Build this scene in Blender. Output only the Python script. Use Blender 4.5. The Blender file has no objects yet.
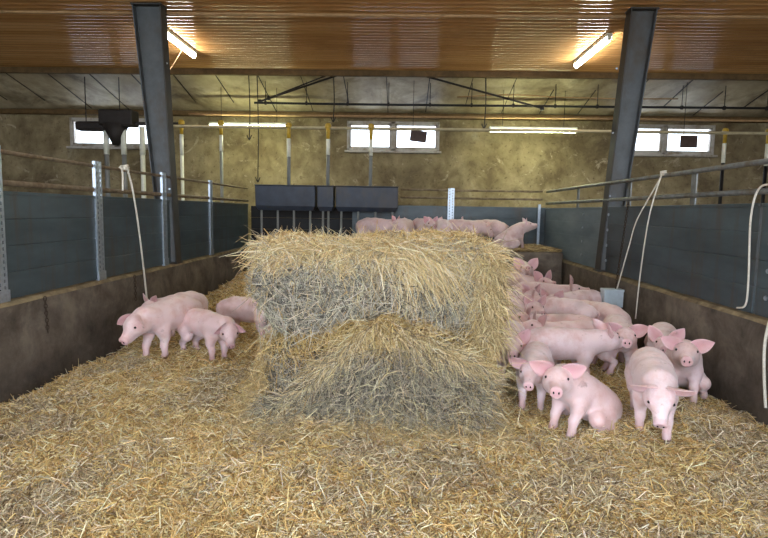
import bpy, math, random
import numpy as np
from mathutils import Vector, Matrix
random.seed(7)
rng = np.random.default_rng(11)
C = bpy.context.scene.collection
PI = math.pi

# ------------------------------------------------------------------ materials
def srgb(r, g, b):
    f = lambda c: (c/255/12.92) if c/255 <= .04045 else ((c/255+.055)/1.055)**2.4
    return (f(r), f(g), f(b), 1)

class NT:
    def __init__(s, name):
        s.m = bpy.data.materials.new(name); s.m.use_nodes = True
        s.t = s.m.node_tree; s.t.nodes.clear()
        s.out = s.n('ShaderNodeOutputMaterial')
    def n(s, typ, **kw):
        o = s.t.nodes.new(typ)
        for k, v in kw.items(): setattr(o, k, v)
        return o
    def l(s, a, b): s.t.links.new(a, b)
    def bsdf(s, rough=.7, spec=.3, metal=0, color=None):
        b = s.n('ShaderNodeBsdfPrincipled')
        b.inputs['Roughness'].default_value = rough
        b.inputs['Specular IOR Level'].default_value = spec
        b.inputs['Metallic'].default_value = metal
        if color: b.inputs['Base Color'].default_value = color
        s.l(b.outputs[0], s.out.inputs[0]); s.b = b
        return b
    def noise(s, scale, detail=4, rough=.6, vec=None, dist=0):
        o = s.n('ShaderNodeTexNoise')
        o.inputs['Scale'].default_value = scale; o.inputs['Detail'].default_value = detail
        o.inputs['Roughness'].default_value = rough; o.inputs['Distortion'].default_value = dist
        if vec is not None: s.l(vec, o.inputs['Vector'])
        return o.outputs['Fac']
    def coord(s, kind='Object', scale=(1, 1, 1)):
        c = s.n('ShaderNodeTexCoord'); m = s.n('ShaderNodeMapping')
        m.inputs['Scale'].default_value = scale
        s.l(c.outputs[kind], m.inputs['Vector'])
        return m.outputs[0]
    def world(s, scale=(1, 1, 1)):
        c = s.n('ShaderNodeNewGeometry'); m = s.n('ShaderNodeMapping')
        m.inputs['Scale'].default_value = scale
        s.l(c.outputs['Position'], m.inputs['Vector'])
        return m.outputs[0]
    def ramp(s, fac, stops):
        r = s.n('ShaderNodeValToRGB'); e = r.color_ramp.elements
        while len(e) < len(stops): e.new(.5)
        for i, (p, c) in enumerate(stops): e[i].position = p; e[i].color = c
        s.l(fac, r.inputs[0]); return r.outputs[0]
    def mix(s, fac, a, b, mode='MIX'):
        x = s.n('ShaderNodeMix', data_type='RGBA', blend_type=mode)
        for sock, v in ((0, fac), (6, a), (7, b)):
            if hasattr(v, 'is_linked'): s.l(v, x.inputs[sock])
            else: x.inputs[sock].default_value = v
        return x.outputs[2]
    def bump(s, fac, strength=.3, dist=.02):
        b = s.n('ShaderNodeBump'); b.inputs['Strength'].default_value = strength
        b.inputs['Distance'].default_value = dist
        s.l(fac, b.inputs['Height']); s.l(b.outputs[0], s.b.inputs['Normal'])

M = {}
def simple(name, col, rough=.6, metal=0, spec=.3, var=.25, scale=9, dirt=None, bump=0):
    t = NT(name); t.bsdf(rough, spec, metal)
    co = t.world()
    n = t.noise(scale, 5, .65, co)
    lo = tuple(c*(1-var) for c in col[:3])+(1,); hi = tuple(min(1, c*(1+var)) for c in col[:3])+(1,)
    c = t.ramp(n, [(.3, lo), (.7, hi)])
    if dirt:
        d = t.noise(scale*.35, 6, .7, t.world((1, 1, .5)))
        f = t.ramp(d, [(.48, (0, 0, 0, 1)), (.68, (1, 1, 1, 1))])
        c = t.mix(f, c, dirt)
    t.l(c, t.b.inputs['Base Color'])
    if bump: t.bump(n, bump)
    M[name] = t.m; return t.m

simple('galvanised', srgb(168, 178, 188), .38, .75, .5, .2, 30)
simple('rusty_pipe', srgb(122, 108, 88), .7, .2, .3, .35, 14, srgb(96, 78, 60))
simple('grey_pipe', srgb(120, 124, 124), .5, .3, .3, .25, 14, srgb(104, 90, 70))
simple('pillar_paint', srgb(76, 80, 82), .55, .0, .35, .2, 6, srgb(70, 62, 52))
simple('pillar_flange', srgb(58, 56, 52), .6, .0, .35, .25, 6, srgb(66, 52, 40))
simple('dark_metal', srgb(44, 40, 38), .6, .3, .3, .2, 9)
simple('black_pipe', srgb(24, 23, 24), .5, 0, .3, .2, 9)
simple('dark_hopper', srgb(47, 54, 66), .42, 0, .4, .25, 5, srgb(66, 62, 60))
simple('clear_tube', srgb(205, 205, 190), .35, 0, .5, .1, 9)
simple('grey_tube', srgb(112, 114, 112), .5, 0, .4, .15, 9)
simple('yellow_plastic', srgb(168, 136, 34), .45, 0, .4, .2, 9)
simple('white_rope', srgb(205, 200, 186), .9, 0, .1, .15, 60)
simple('window_frame_paint', srgb(178, 172, 164), .5, 0, .4, .12, 8, srgb(130, 116, 96))
simple('lamp_housing', srgb(212, 214, 204), .5, 0, .4, .08, 8)
simple('tan_pipe', srgb(150, 120, 84), .6, 0, .3, .25, 8)
simple('feed_pipe', srgb(160, 150, 120), .45, .2, .4, .2, 8)
simple('wood_beam', srgb(92, 72, 46), .8, 0, .2, .35, 7)
simple('box_grey', srgb(176, 190, 198), .5, .1, .4, .12, 12)
simple('plate_dark', srgb(70, 56, 52), .6, 0, .3, .2, 12)
simple('rusty_chain', srgb(70, 58, 48), .6, .5, .3, .3, 30)
simple('hoof', srgb(120, 98, 82), .6, 0, .3, .2, 30)
simple('pig_eye', srgb(30, 22, 24), .15, 0, .6, .1, 30)
simple('outside_ground', srgb(150, 148, 140), .9, 0, .2, .2, 2)

# back wall: yellow-brown limewashed concrete with grey and dark stains
t = NT('stained_render'); t.bsdf(.9, .15)
w = t.world((1, 1, 1))
a = t.ramp(t.noise(1.1, 7, .68, w, .4), [(.30, srgb(96, 84, 64)), (.47, srgb(128, 114, 86)), (.62, srgb(148, 134, 104)), (.78, srgb(176, 166, 144))])
b = t.ramp(t.noise(1.9, 8, .66, t.world((1, 1, .8)), .2), [(.46, (0, 0, 0, 1)), (.72, (.8, .8, .8, 1))])
c = t.mix(b, a, srgb(78, 64, 46))
d = t.ramp(t.noise(11, 6, .7, w), [(.56, (0, 0, 0, 1)), (.70, (.9, .9, .9, 1))])
c = t.mix(d, c, srgb(70, 54, 38))
e = t.ramp(t.noise(2.6, 9, .75, t.world((1, 1, 1.3)), .8), [(.58, (0, 0, 0, 1)), (.66, (.6, .6, .6, 1))])
c = t.mix(e, c, srgb(186, 172, 148))
t.l(c, t.b.inputs['Base Color']); t.bump(t.noise(9, 8, .7, w), .4, .02); M['stained_render'] = t.m

# concrete of the low pen walls
t = NT('dirty_concrete'); t.bsdf(.85, .2)
w = t.world((1, 1, 1))
a = t.ramp(t.noise(2.2, 8, .7, w, .3), [(.3, srgb(64, 57, 50)), (.48, srgb(98, 89, 79)), (.7, srgb(132, 121, 107))])
sx = t.n('ShaderNodeSeparateXYZ'); g = t.n('ShaderNodeNewGeometry'); t.l(g.outputs['Position'], sx.inputs[0])
mr = t.n('ShaderNodeMapRange'); mr.inputs[1].default_value = .12; mr.inputs[2].default_value = .6
mr.inputs[3].default_value = .85; mr.inputs[4].default_value = 0; t.l(sx.outputs[2], mr.inputs[0])
st = t.n('ShaderNodeMath', operation='MULTIPLY'); t.l(mr.outputs[0], st.inputs[0]); t.l(t.noise(3, 6, .6, t.world((1, 1, .4))), st.inputs[1])
c = t.mix(st.outputs[0], a, srgb(44, 36, 30))       # muck splashed up from the bedding
t.l(c, t.b.inputs['Base Color']); t.bump(t.noise(18, 8, .7, w), .5, .02); M['dirty_concrete'] = t.m
t = NT('dusty_coping'); t.bsdf(.9, .2)
a = t.ramp(t.noise(6, 8, .7, t.world()), [(.35, srgb(98, 86, 68)), (.7, srgb(158, 142, 110))])
t.l(a, t.b.inputs['Base Color']); M['dusty_coping'] = t.m

# plastic pen boards
t = NT('slate_board'); t.bsdf(.42, .45)
a = t.ramp(t.noise(1.6, 6, .6, t.world((1, .6, 2.2))), [(.3, srgb(44, 56, 61)), (.7, srgb(74, 88, 94))])
b = t.ramp(t.noise(2.1, 7, .7, t.world((1, 3.0, .35))), [(.50, (0, 0, 0, 1)), (.70, (.85, .85, .85, 1))])
c = t.mix(b, a, srgb(70, 60, 48))
t.l(c, t.b.inputs['Base Color']); M['slate_board'] = t.m
t = NT('grey_board'); t.bsdf(.5, .4)
a = t.ramp(t.noise(1.6, 6, .6, t.world((1, .6, 2.2))), [(.3, srgb(84, 98, 106)), (.7, srgb(122, 134, 138))])
t.l(a, t.b.inputs['Base Color']); M['grey_board'] = t.m

# varnish-brown ribbed ceiling sheet
t = NT('brown_sheet'); t.bsdf(.2, .42)
a = t.ramp(t.noise(.9, 5, .6, t.world((.25, 2.6, 1))), [(.3, srgb(164, 118, 72)), (.5, srgb(188, 142, 90)), (.72, srgb(204, 162, 108))])
b = t.ramp(t.noise(1.2, 6, .7, t.world((1, 1, 1))), [(.52, (0, 0, 0, 1)), (.8, (.7, .7, .7, 1))])
c = t.mix(b, a, srgb(140, 100, 64))
t.l(c, t.b.inputs['Base Color'])
rr = t.ramp(t.noise(3, 4, .6, t.world()), [(.3, (.10,)*3+(1,)), (.7, (.20,)*3+(1,))]); t.l(rr, t.b.inputs['Roughness'])
M['brown_sheet'] = t.m
t = NT('pale_sheet'); t.bsdf(.55, .35)
a = t.ramp(t.noise(1.3, 6, .65, t.world((1, .7, 1))), [(.3, srgb(138, 122, 94)), (.55, srgb(182, 168, 138)), (.75, srgb(208, 198, 172))])
d = t.ramp(t.noise(1.0, 7, .7, t.world((1, .8, 1)), .5), [(.50, (0, 0, 0, 1)), (.68, (.85, .85, .85, 1))])
t.l(t.mix(d, a, srgb(92, 76, 54)), t.b.inputs['Base Color']); t.bump(t.noise(5, 5, .6, t.world()), .3, .02); M['pale_sheet'] = t.m
t = NT('concrete_floor'); t.bsdf(.9, .2)
a = t.ramp(t.noise(1.5, 7, .7, t.world()), [(.3, srgb(96, 86, 72)), (.7, srgb(134, 122, 104))])
t.l(a, t.b.inputs['Base Color']); M['concrete_floor'] = t.m

# straw: strand colour comes from a per-strand attribute
def straw_strands(name, rough=.6):
    t = NT(name); t.bsdf(rough, .25)
    at = t.n('ShaderNodeAttribute', attribute_name='straw_colour')
    t.l(at.outputs['Color'], t.b.inputs['Base Color'])
    t.b.inputs['Subsurface Weight'].default_value = 0
    M[name] = t.m
straw_strands('straw')
def straw_mat(name, cols):
    t = NT(name); t.bsdf(.85, .15)
    w = t.world((1, 1, 1))
    n1 = t.noise(60, 6, .75, t.world((1, .35, 1)), 1.5)
    a = t.ramp(n1, [(.3, cols[0]), (.5, cols[1]), (.7, cols[2])])
    n2 = t.noise(1.4, 5, .6, w)
    b = t.ramp(n2, [(.45, (0, 0, 0, 1)), (.7, (1, 1, 1, 1))])
    c = t.mix(b, a, cols[3])
    t.l(c, t.b.inputs['Base Color']); t.bump(n1, .8, .02); M[name] = t.m
straw_mat('bedding', [srgb(112, 84, 46), srgb(172, 136, 80), srgb(210, 176, 116), srgb(158, 132, 88)])
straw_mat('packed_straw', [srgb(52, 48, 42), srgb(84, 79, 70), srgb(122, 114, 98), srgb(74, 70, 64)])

# pig skin
t = NT('pig_skin'); b_ = t.bsdf(.5, .35)
at = t.n('ShaderNodeAttribute', attribute_name='flush')
oi = t.n('ShaderNodeObjectInfo')
base = t.ramp(oi.outputs['Random'], [(0, srgb(226, 200, 199)), (.5, srgb(232, 211, 213)), (1, srgb(220, 192, 191))])
c = t.mix(at.outputs['Fac'], base, srgb(196, 136, 142))
co = t.coord('Object')
n = t.ramp(t.noise(7, 6, .65, co), [(.46, (0, 0, 0, 1)), (.74, (.8, .8, .8, 1))])
c = t.mix(n, c, srgb(198, 150, 140))
d = t.ramp(t.noise(16, 6, .7, co, .6), [(.61, (0, 0, 0, 1)), (.74, (.6, .6, .6, 1))])
c = t.mix(d, c, srgb(120, 90, 74))
at2 = t.n('ShaderNodeAttribute', attribute_name='grime_shade')
c = t.mix(at2.outputs['Fac'], c, srgb(122, 92, 78))  # brown covers real grime and the painted shade of rear pigs
t.l(c, b_.inputs['Base Color'])
b_.inputs['Subsurface Weight'].default_value = .12
b_.inputs['Subsurface Radius'].default_value = (.02, .008, .005)
b_.inputs['Subsurface Scale'].default_value = .5
b_.inputs['Sheen Weight'].default_value = .25
t.bump(t.noise(38, 5, .65, t.coord('Object', (1, 1, .6))), .3, .012)
M['pig_skin'] = t.m

def emit(name, col, s):
    t = NT(name); e = t.n('ShaderNodeEmission'); e.inputs[0].default_value = col; e.inputs[1].default_value = s
    t.l(e.outputs[0], t.out.inputs[0]); M[name] = t.m
emit('tube_glow', (1, .97, .88, 1), 30)
emit('tube_glow_green', (.94, 1, .60, 1), 32)
t = NT('window_glass'); tr = t.n('ShaderNodeBsdfTransparent'); gl = t.n('ShaderNodeBsdfGlossy'); mx = t.n('ShaderNodeMixShader')
gl.inputs['Roughness'].default_value = .05; tr.inputs[0].default_value = (.93, .95, .97, 1); mx.inputs[0].default_value = .07
t.l(tr.outputs[0], mx.inputs[1]); t.l(gl.outputs[0], mx.inputs[2]); t.l(mx.outputs[0], t.out.inputs[0]); M['window_glass'] = t.m

# ------------------------------------------------------------------ mesh helpers
class MB:
    def __init__(s): s.v = []; s.f = []; s.mi = []
    def add(s, v, f, mi=0):
        o = len(s.v); s.v += [tuple(p) for p in v]; s.f += [tuple(i+o for i in q) for q in f]; s.mi += [mi]*len(f); return s
    def box(s, x0, x1, y0, y1, z0, z1, mi=0, M4=None):
        v = [Vector((x, y, z)) for x in (x0, x1) for y in (y0, y1) for z in (z0, z1)]
        if M4: v = [M4 @ p for p in v]
        return s.add(v, [(0, 1, 3, 2), (4, 6, 7, 5), (0, 4, 5, 1), (2, 3, 7, 6), (0, 2, 6, 4), (1, 5, 7, 3)], mi)
    def tube(s, pts, r, n=10, mi=0, cap=True):
        pts = [Vector(p) for p in pts]; rs = r if isinstance(r, (list, tuple)) else [r]*len(pts)
        vs = []; fs = []; prev = None
        for i, p in enumerate(pts):
            d = (pts[min(i+1, len(pts)-1)]-pts[max(i-1, 0)]).normalized()
            if prev is None: a = d.orthogonal().normalized()
            else: a = (prev-d*prev.dot(d)); a = a.normalized() if a.length > 1e-6 else d.orthogonal().normalized()
            prev = a; b = d.cross(a)
            for k in range(n):
                q = 2*PI*k/n; vs.append(p+(a*math.cos(q)+b*math.sin(q))*rs[i])
        for i in range(len(pts)-1):
            for k in range(n):
                fs.append((i*n+k, i*n+(k+1) % n, (i+1)*n+(k+1) % n, (i+1)*n+k))
        if cap:
            fs.append(tuple(reversed(range(n)))); fs.append(tuple((len(pts)-1)*n+k for k in range(n)))
        return s.add(vs, fs, mi)
    def build(s, name, mats, parent=None, smooth=False, bevel=0, loc=None):
        me = bpy.data.meshes.new(name); me.from_pydata(s.v, [], s.f); me.update()
        for m in (mats if isinstance(mats, (list, tuple)) else [mats]): me.materials.append(M[m])
        if len(s.mi): me.polygons.foreach_set('material_index', s.mi)
        if smooth: me.polygons.foreach_set('use_smooth', [True]*len(me.polygons))
        o = bpy.data.objects.new(name, me); C.objects.link(o)
        if loc is not None: o.location = loc
        if parent: o.parent = parent
        if bevel:
            b = o.modifiers.new('bevel', 'BEVEL'); b.width = bevel; b.segments = 2; b.limit_method = 'ANGLE'
        return o
def tag(o, label=None, cat=None, group=None, kind=None):
    if label: o['label'] = label
    if cat: o['category'] = cat
    if group: o['group'] = group
    if kind: o['kind'] = kind
    return o
def thing(name, label, cat, loc=(0, 0, 0), group=None, rz=0):
    o = bpy.data.objects.new(name, None); C.objects.link(o); o.location = loc; o.rotation_euler.z = rz
    o.empty_display_size = .1
    return tag(o, label, cat, group)
def bez(pts, n=16):                      # smooth curve through points
    P = [Vector(p) for p in pts]; out = []
    for i in range(len(P)-1):
        p0 = P[max(i-1, 0)]; p1 = P[i]; p2 = P[i+1]; p3 = P[min(i+2, len(P)-1)]
        for k in range(n):
            t = k/n
            out.append(.5*((2*p1)+(p2-p0)*t+(2*p0-5*p1+4*p2-p3)*t*t+(-p0+3*p1-3*p2+p3)*t**3))
    out.append(P[-1]); return out

# value noise on numpy arrays
_perm = rng.random((64, 64, 64))
def vnoise(x, y, z=0, s=1.0):
    x = np.asarray(x, float)*s+100.3; y = np.asarray(y, float)*s+57.7; z = np.asarray(z, float)*s+31.1
    x, y, z = np.broadcast_arrays(x, y, z)
    xi = np.floor(x).astype(int); yi = np.floor(y).astype(int); zi = np.floor(z).astype(int)
    fx = x-xi; fy = y-yi; fz = z-zi
    fx = fx*fx*(3-2*fx); fy = fy*fy*(3-2*fy); fz = fz*fz*(3-2*fz)
    r = 0
    for a in (0, 1):
        for b in (0, 1):
            for c in (0, 1):
                r = r+_perm[(xi+a) % 64, (yi+b) % 64, (zi+c) % 64]*(fx if a else 1-fx)*(fy if b else 1-fy)*(fz if c else 1-fz)
    return r-.5

XL, XR, YB = -3.30, 2.92, 11.6        # pen inside faces
CURB = .78
YBL = 12.3                            # left side runs a little farther back

# bale footprint
BX0, BX1, BY0, BY1 = -.97, .66, 3.98, 5.2
def floor_z(x, y):
    x = np.asarray(x, float); y = np.asarray(y, float)
    z = .10*vnoise(x, y, 0, .9)+.06*vnoise(x, y, 3, 2.6)+.045*vnoise(x, y, 7, 7)+.022*vnoise(x, y, 13, 15)
    z = z+.36*np.clip((y-7.2)/3.9, 0, 1)
    dx = np.maximum(np.maximum(BX0-x, x-BX1), 0); dy = np.maximum(np.maximum(BY0-y, y-BY1), 0)
    z = z+.11*np.exp(-(np.hypot(dx, dy)/.16)**1.5)
    z = z-.10*np.exp(-((x-XL)/.32)**2)-.09*np.exp(-((x-XR)/.30)**2)
    return z

# ------------------------------------------------------------------ setting
def struct(mb, name, mats, **k): return tag(mb.build(name, mats, **k), kind='structure')
nx, ny = 200, 340
X, Y = np.meshgrid(np.linspace(XL-.02, XR+.02, nx), np.linspace(-1.0, YBL, ny), indexing='ij')
Z = floor_z(X, Y)
idx = np.arange(nx*ny).reshape(nx, ny)
q = np.stack([idx[:-1, :-1], idx[1:, :-1], idx[1:, 1:], idx[:-1, 1:]], -1).reshape(-1, 4)
me = bpy.data.meshes.new('straw_bedding'); me.from_pydata(np.stack([X, Y, Z], -1).reshape(-1, 3).tolist(), [], q.tolist())
me.materials.append(M['bedding']); me.polygons.foreach_set('use_smooth', [True]*len(me.polygons))
bed = bpy.data.objects.new('straw_bedding', me); C.objects.link(bed)
tag(bed, 'deep trampled golden straw bedding covering the pen floor', 'straw', kind='stuff')

struct(MB().box(-11, 11, -3, 14, -.35, -.15), 'floor', 'concrete_floor')
struct(MB().box(-40, 40, -40, -3, -.4, -.2), 'ground', 'outside_ground')
# back wall with three window openings
WIN = [(-8.35, -5.95), (-1.36, .93), (5.2, 7.62)]
WZ0, WZ1 = 3.10, 3.82
mb = MB()
xs = [-11]+[v for w_ in WIN for v in w_]+[11]
mb.box(-11, 11, 14, 14.3, -.3, WZ0); mb.box(-11, 11, 14, 14.3, WZ1, 4.6)
for i in range(0, len(xs), 2): mb.box(xs[i], xs[i+1], 14, 14.3, WZ0, WZ1)
struct(mb, 'wall_back', 'stained_render')
struct(MB().box(-11.3, -11, -3, 14.3, -.3, 4.9), 'wall_left', 'stained_render')
struct(MB().box(11, 11.3, -3, 14.3, -.3, 4.9), 'wall_right', 'stained_render')
for n_, (a, b) in enumerate(WIN):
    f = MB(); cx = (a+b)/2; fw = .055
    f.box(a, b, 14.0, 14.12, WZ0, WZ0+fw); f.box(a, b, 14.0, 14.12, WZ1-fw, WZ1)
    for x in (a, cx-.05, b-fw): f.box(x, x+(.1 if x == cx-.05 else fw), 14.0, 14.12, WZ0, WZ1)
    for (p, q_) in ((a+fw, cx-.05), (cx+.05, b-fw)):
        g = .045
        f.box(p, q_, 14.02, 14.09, WZ0+fw, WZ0+fw+g); f.box(p, q_, 14.02, 14.09, WZ1-fw-g, WZ1-fw)
        f.box(p, p+g, 14.02, 14.09, WZ0+fw, WZ1-fw); f.box(q_-g, q_, 14.02, 14.09, WZ0+fw, WZ1-fw)
    fr = struct(f, 'window_%d' % (n_+1), 'window_frame_paint', bevel=.005)
    for (p, q_) in ((a+fw+.045, cx-.095), (cx+.095, b-fw-.045)):
        MB().box(p, q_, 14.05, 14.056, WZ0+fw+.04, WZ1-fw-.04).build('pane', 'window_glass', fr)
    MB().box(a-.05, b+.05, 13.9, 14.0, WZ0-.05, WZ0).build('window_sill', 'window_frame_paint', fr, bevel=.006)
# ribbed brown ceiling
per, amp = .15, .011
ys = np.arange(-3, 11.85, per/8); zs = 4.5+amp*np.tanh(2.2*np.sin(2*PI*ys/per))
v = []; fs = []
for i, (y, z) in enumerate(zip(ys, zs)):
    v += [(-11, y, z), (11, y, z)]
    if i: fs.append((2*i-2, 2*i-1, 2*i+1, 2*i))
mb = MB(); mb.add(v, fs)
o = struct(mb, 'ceiling', 'brown_sheet', smooth=True)
struct(MB().box(-11, 11, -3, 11.85, 4.56, 4.7), 'roof', 'brown_sheet')
# pale sloping sheets down to the back wall
def slope_z(y): return 4.56-(y-11.85)*(4.56-4.02)/(14-11.85)
mb = MB(); nxs = 240; nys = 14
SX = np.linspace(-11, 11, nxs*2+1); SY = np.linspace(11.80, 14.0, nys)
vv = []; ff = []
for i, x in enumerate(SX):
    sag = -.035*abs(math.sin(PI*(x+.35)/.92))**.6
    for y in SY: vv.append((x, y, slope_z(y)+sag))
for i in range(len(SX)-1):
    for j in range(nys-1): ff.append((i*nys+j, i*nys+j+1, (i+1)*nys+j+1, (i+1)*nys+j))
mb.add(vv, ff); struct(mb, 'ceiling_slope', 'pale_sheet', smooth=True)
mb = MB()
k = -12
while -.35+.92*k < 11:
    x = -.35+.92*k
    if x > -10.9:
        th = .006+.006*random.random(); ya = 11.9+random.choice([0, 0, .3, .8]); yb = 13.99-random.choice([0, .1, .5])
        mb.add([(x-th, ya, slope_z(ya)-.02), (x+th, ya, slope_z(ya)-.02), (x+th, yb, slope_z(yb)-.02), (x-th, yb, slope_z(yb)-.02),
                (x-th, ya, slope_z(ya)+.01), (x+th, ya, slope_z(ya)+.01), (x+th, yb, slope_z(yb)+.01), (x-th, yb, slope_z(yb)+.01)],
               [(0, 1, 2, 3), (4, 7, 6, 5), (0, 4, 5, 1), (3, 2, 6, 7), (0, 3, 7, 4), (1, 5, 6, 2)])
    k += 1
struct(mb, 'trim_1', 'dark_metal')
struct(MB().box(-11, 11, 11.78, 11.88, 4.38, 4.56), 'trim_2', 'wood_beam', bevel=.01)
struct(MB().box(-11, 11, 13.84, 14.0, 3.88, 4.0), 'trim_3', 'wood_beam', bevel=.01)

# ------------------------------------------------------------------ pen walls
def low_wall(name, x0, x1, y0, y1, z1, label):
    m = MB(); n = 60
    L = y1-y0; side = (x0+x1)/2 < 0
    inner = x1 if side else x0; outer = x0 if side else x1
    vs = []
    prof = []
    for j in range(n+1):
        y = y0+L*j/n
        for (x, z) in ((inner, -.3), (inner, .0), (inner, .26), (inner, .52), (inner, z1-.03), (inner+(-.03 if side else .03), z1), (outer, z1), (outer, -.3)):
            dz = .02*vnoise(y, z*3, 5, 1.7) if z > .5 else 0
            dx = .025*vnoise(y, z*2, 9, 2.3) if x == inner else 0
            vs.append((x+float(dx), y, z+float(dz)))
    K = 8; fs = []
    for j in range(n):
        for k in range(K-1):
            fs.append((j*K+k, j*K+k+1, (j+1)*K+k+1, (j+1)*K+k))
    m.add(vs, fs); m.mi = [1 if (i % 7) in (4, 5) else 0 for i in range(len(fs))]
    m.add([vs[k] for k in range(K)], [tuple(range(K))]); m.add([vs[n*K+k] for k in range(K)], [tuple(reversed(range(K)))])
    return tag(m.build(name, ['dirty_concrete', 'dusty_coping']), label, 'wall')
low_wall('low_concrete_wall', XL-.22, XL, -1, YBL, CURB, 'low dirty concrete wall carrying the boards on the left side of the pen')
low_wall('low_concrete_wall', XR, XR+.22, -1, YB, CURB, 'low stained concrete wall along the right side of the pen')
# raised lying platform at the back
PX0, PY0, PZ = -1.05, 9.85, .93
m = MB().box(PX0, XR-.03, PY0, YB-.02, -.2, PZ)
tag(m.build('concrete_platform', 'dirty_concrete', bevel=.03), 'raised concrete platform across the back of the pen under a row of pigs', 'platform')

def boards(x, y0, y1, label, mat, z0=CURB+.015, z1=1.71, th=.035, nb=4):
    m = MB(); h = (z1-z0)/nb
    for k in range(nb):
        m.box(x-th/2, x+th/2, y0, y1, z0+k*h+.003, z0+(k+1)*h-.003)
        m.box(x-th/2+.008, x+th/2-.008, y0, y1, z0+k*h-.006, z0+k*h+.006)
    m.box(x-th/2-.01, x+th/2+.01, y0, y1, z1-.02, z1+.012)
    o = m.build('pen_divider', mat, bevel=.004)
    return tag(o, label, 'panel', 'slate plastic board panels on the low walls')
lp = XL-.09
ysl = [1.0, 4.56, 6.13, 7.86, 9.82, YBL]
labs = ['slate board panel nearest the camera on the left wall', 'slate board panel left of the pillar, between first and second perforated posts',
        'slate board panel with the white rope hanging before it, left of the steel pillar', 'slate board panel just right of the left steel pillar',
        'farthest slate board panel on the left wall, beside the hopper']
ends = {2: 7.64, 3: 9.48}
for i in range(5): boards(lp, 8.33 if i == 3 else ysl[i]+.02, 8.07 if i == 2 else ysl[i+1]-.02, labs[i], 'slate_board')
rp = XR+.09
ysr = [1.0, 4.72, 8.25, YB]
labs = ['slate board panel at the right edge, beyond the row of bolts', 'long slate board panel on the right wall behind the hanging grey box',
        'pale grey board panel between right pillar and far corner']
for i in range(3):
    p = boards(rp, ysr[i]+(.13 if i == 2 else .015), ysr[i+1]-(.13 if i == 1 else .015), labs[i], 'grey_board' if i == 2 else 'slate_board')
    for yb_ in ([ysr[i+1]-.16] if i < 2 else [9.2]):
        for k in range(4):
            z = .95+k*.22
            MB().tube([(rp-.016, yb_, z), (rp-.03, yb_, z)], .02, 8).build('bolt', 'galvanised', p)

# perforated galvanised posts
def perforated_post(x, y, z0, z1, face, label):
    r = thing('perforated_post', label, 'post', (x, y, z0), 'perforated galvanised posts of the pen')
    m = MB(); w = .12; H = z1-z0; n = int(H/.055)
    h = H/n
    def put(a, b, c, d):   # a strip with thickness facing +x(face=1) / -y (face=0)
        if face: m.box(0, .005, a, b, c, d)
        else: m.box(a, b, -.005, 0, c, d)
    put(-w/2, -.04, 0, H); put(-.022, .022, 0, H); put(.04, w/2, 0, H)
    for k in range(n):
        for s in (-1, 1):
            lo, hi = (-.04, -.022) if s < 0 else (.022, .04)
            off = 0 if s < 0 else .5
            put(lo, hi, (k+off % 1)*h if (k+off)*h < H else H-.01, min(H, (k+off)*h+h*.45))
    # side lips
    if face: m.box(-.03, .005, -w/2-.004, -w/2, 0, H); m.box(-.03, .005, w/2, w/2+.004, 0, H)
    else: m.box(-w/2-.004, -w/2, -.005, .03, 0, H); m.box(w/2, w/2+.004, -.005, .03, 0, H)
    m.build('channel', 'galvanised', r)
    b = MB()
    if face: b.box(-.004, .012, -.08, .08, -.02, .10)
    else: b.box(-.08, .08, -.012, .004, -.02, .10)
    b.build('foot_plate', 'galvanised', r, bevel=.003)
    return r
pxl = XL-.055
for y, lb in zip(ysl[1:5], ['perforated galvanised post at the left picture edge on the low wall', 'tall perforated post standing left of the white rope',
                           'perforated post just in front of the left steel pillar', 'perforated post between left steel pillar and hopper']):
    perforated_post(pxl, y, CURB, 2.10, 1, lb)
perforated_post(1.04, YB-.06, PZ-.02, 2.10, 0, 'perforated post behind the pigs at the back of the pen')

# pen rails
def rail(pts, r, label, mat='rusty_pipe'):
    return tag(MB().tube(bez(pts, 6), r, 10).build('rail', mat, smooth=True), label, 'rail', 'steel rails above the boards')
rail([(pxl-.035, 1, 2.065), (pxl-.035, 6, 2.05), (pxl-.035, YBL, 2.06)], .019, 'upper rusty rail along the left side of the pen')
rail([(pxl-.035, 1, 1.79), (pxl-.035, 6, 1.79), (pxl-.035, YBL, 1.79)], .026, 'lower rusty rail just above the left board panels')
rail([(rp, 1, 2.07), (rp, 5, 2.065), (rp, YB, 2.06)], .026, 'upper grey rail along the right side of the pen', 'grey_pipe')
rail([(rp, 1, 1.82), (rp, 5, 1.82), (rp, YB, 1.82)], .026, 'lower grey rail just above the right board panels', 'grey_pipe')
rail([(.0, YB+.02, 2.06), (XR, YB+.02, 2.06)], .02, 'upper rail across the back of the pen')
rail([(.0, YB+.02, 1.9), (XR, YB+.02, 1.9)], .02, 'lower rail across the back of the pen')
for y, lb in ((2.6, 'short flat rail post on the right wall, nearest the camera'), (5.92, 'short flat rail post between the knotted rope and the right edge'), (7.55, 'short flat rail post beside the right pillar'), (9.7, 'short rail post between the right pillar and the far corner')):
    m = MB().box(rp+.03, rp+.045, y-.05, y+.05, 1.60, 2.09)
    m.tube([(rp, y, 1.82), (rp+.03, y, 1.82)], .015, 8); m.tube([(rp, y, 2.065), (rp+.03, y, 2.065)], .015, 8)
    tag(m.build('rail_post', 'grey_pipe'), lb, 'post', 'flat rail posts on the right wall')
tag(MB().box(XR-.1, XR-.05, YB-.09, YB-.04, PZ-.01, 1.80).build('corner_post', 'galvanised', bevel=.004), 'thin galvanised post in the far right corner of the pen', 'post')
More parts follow.
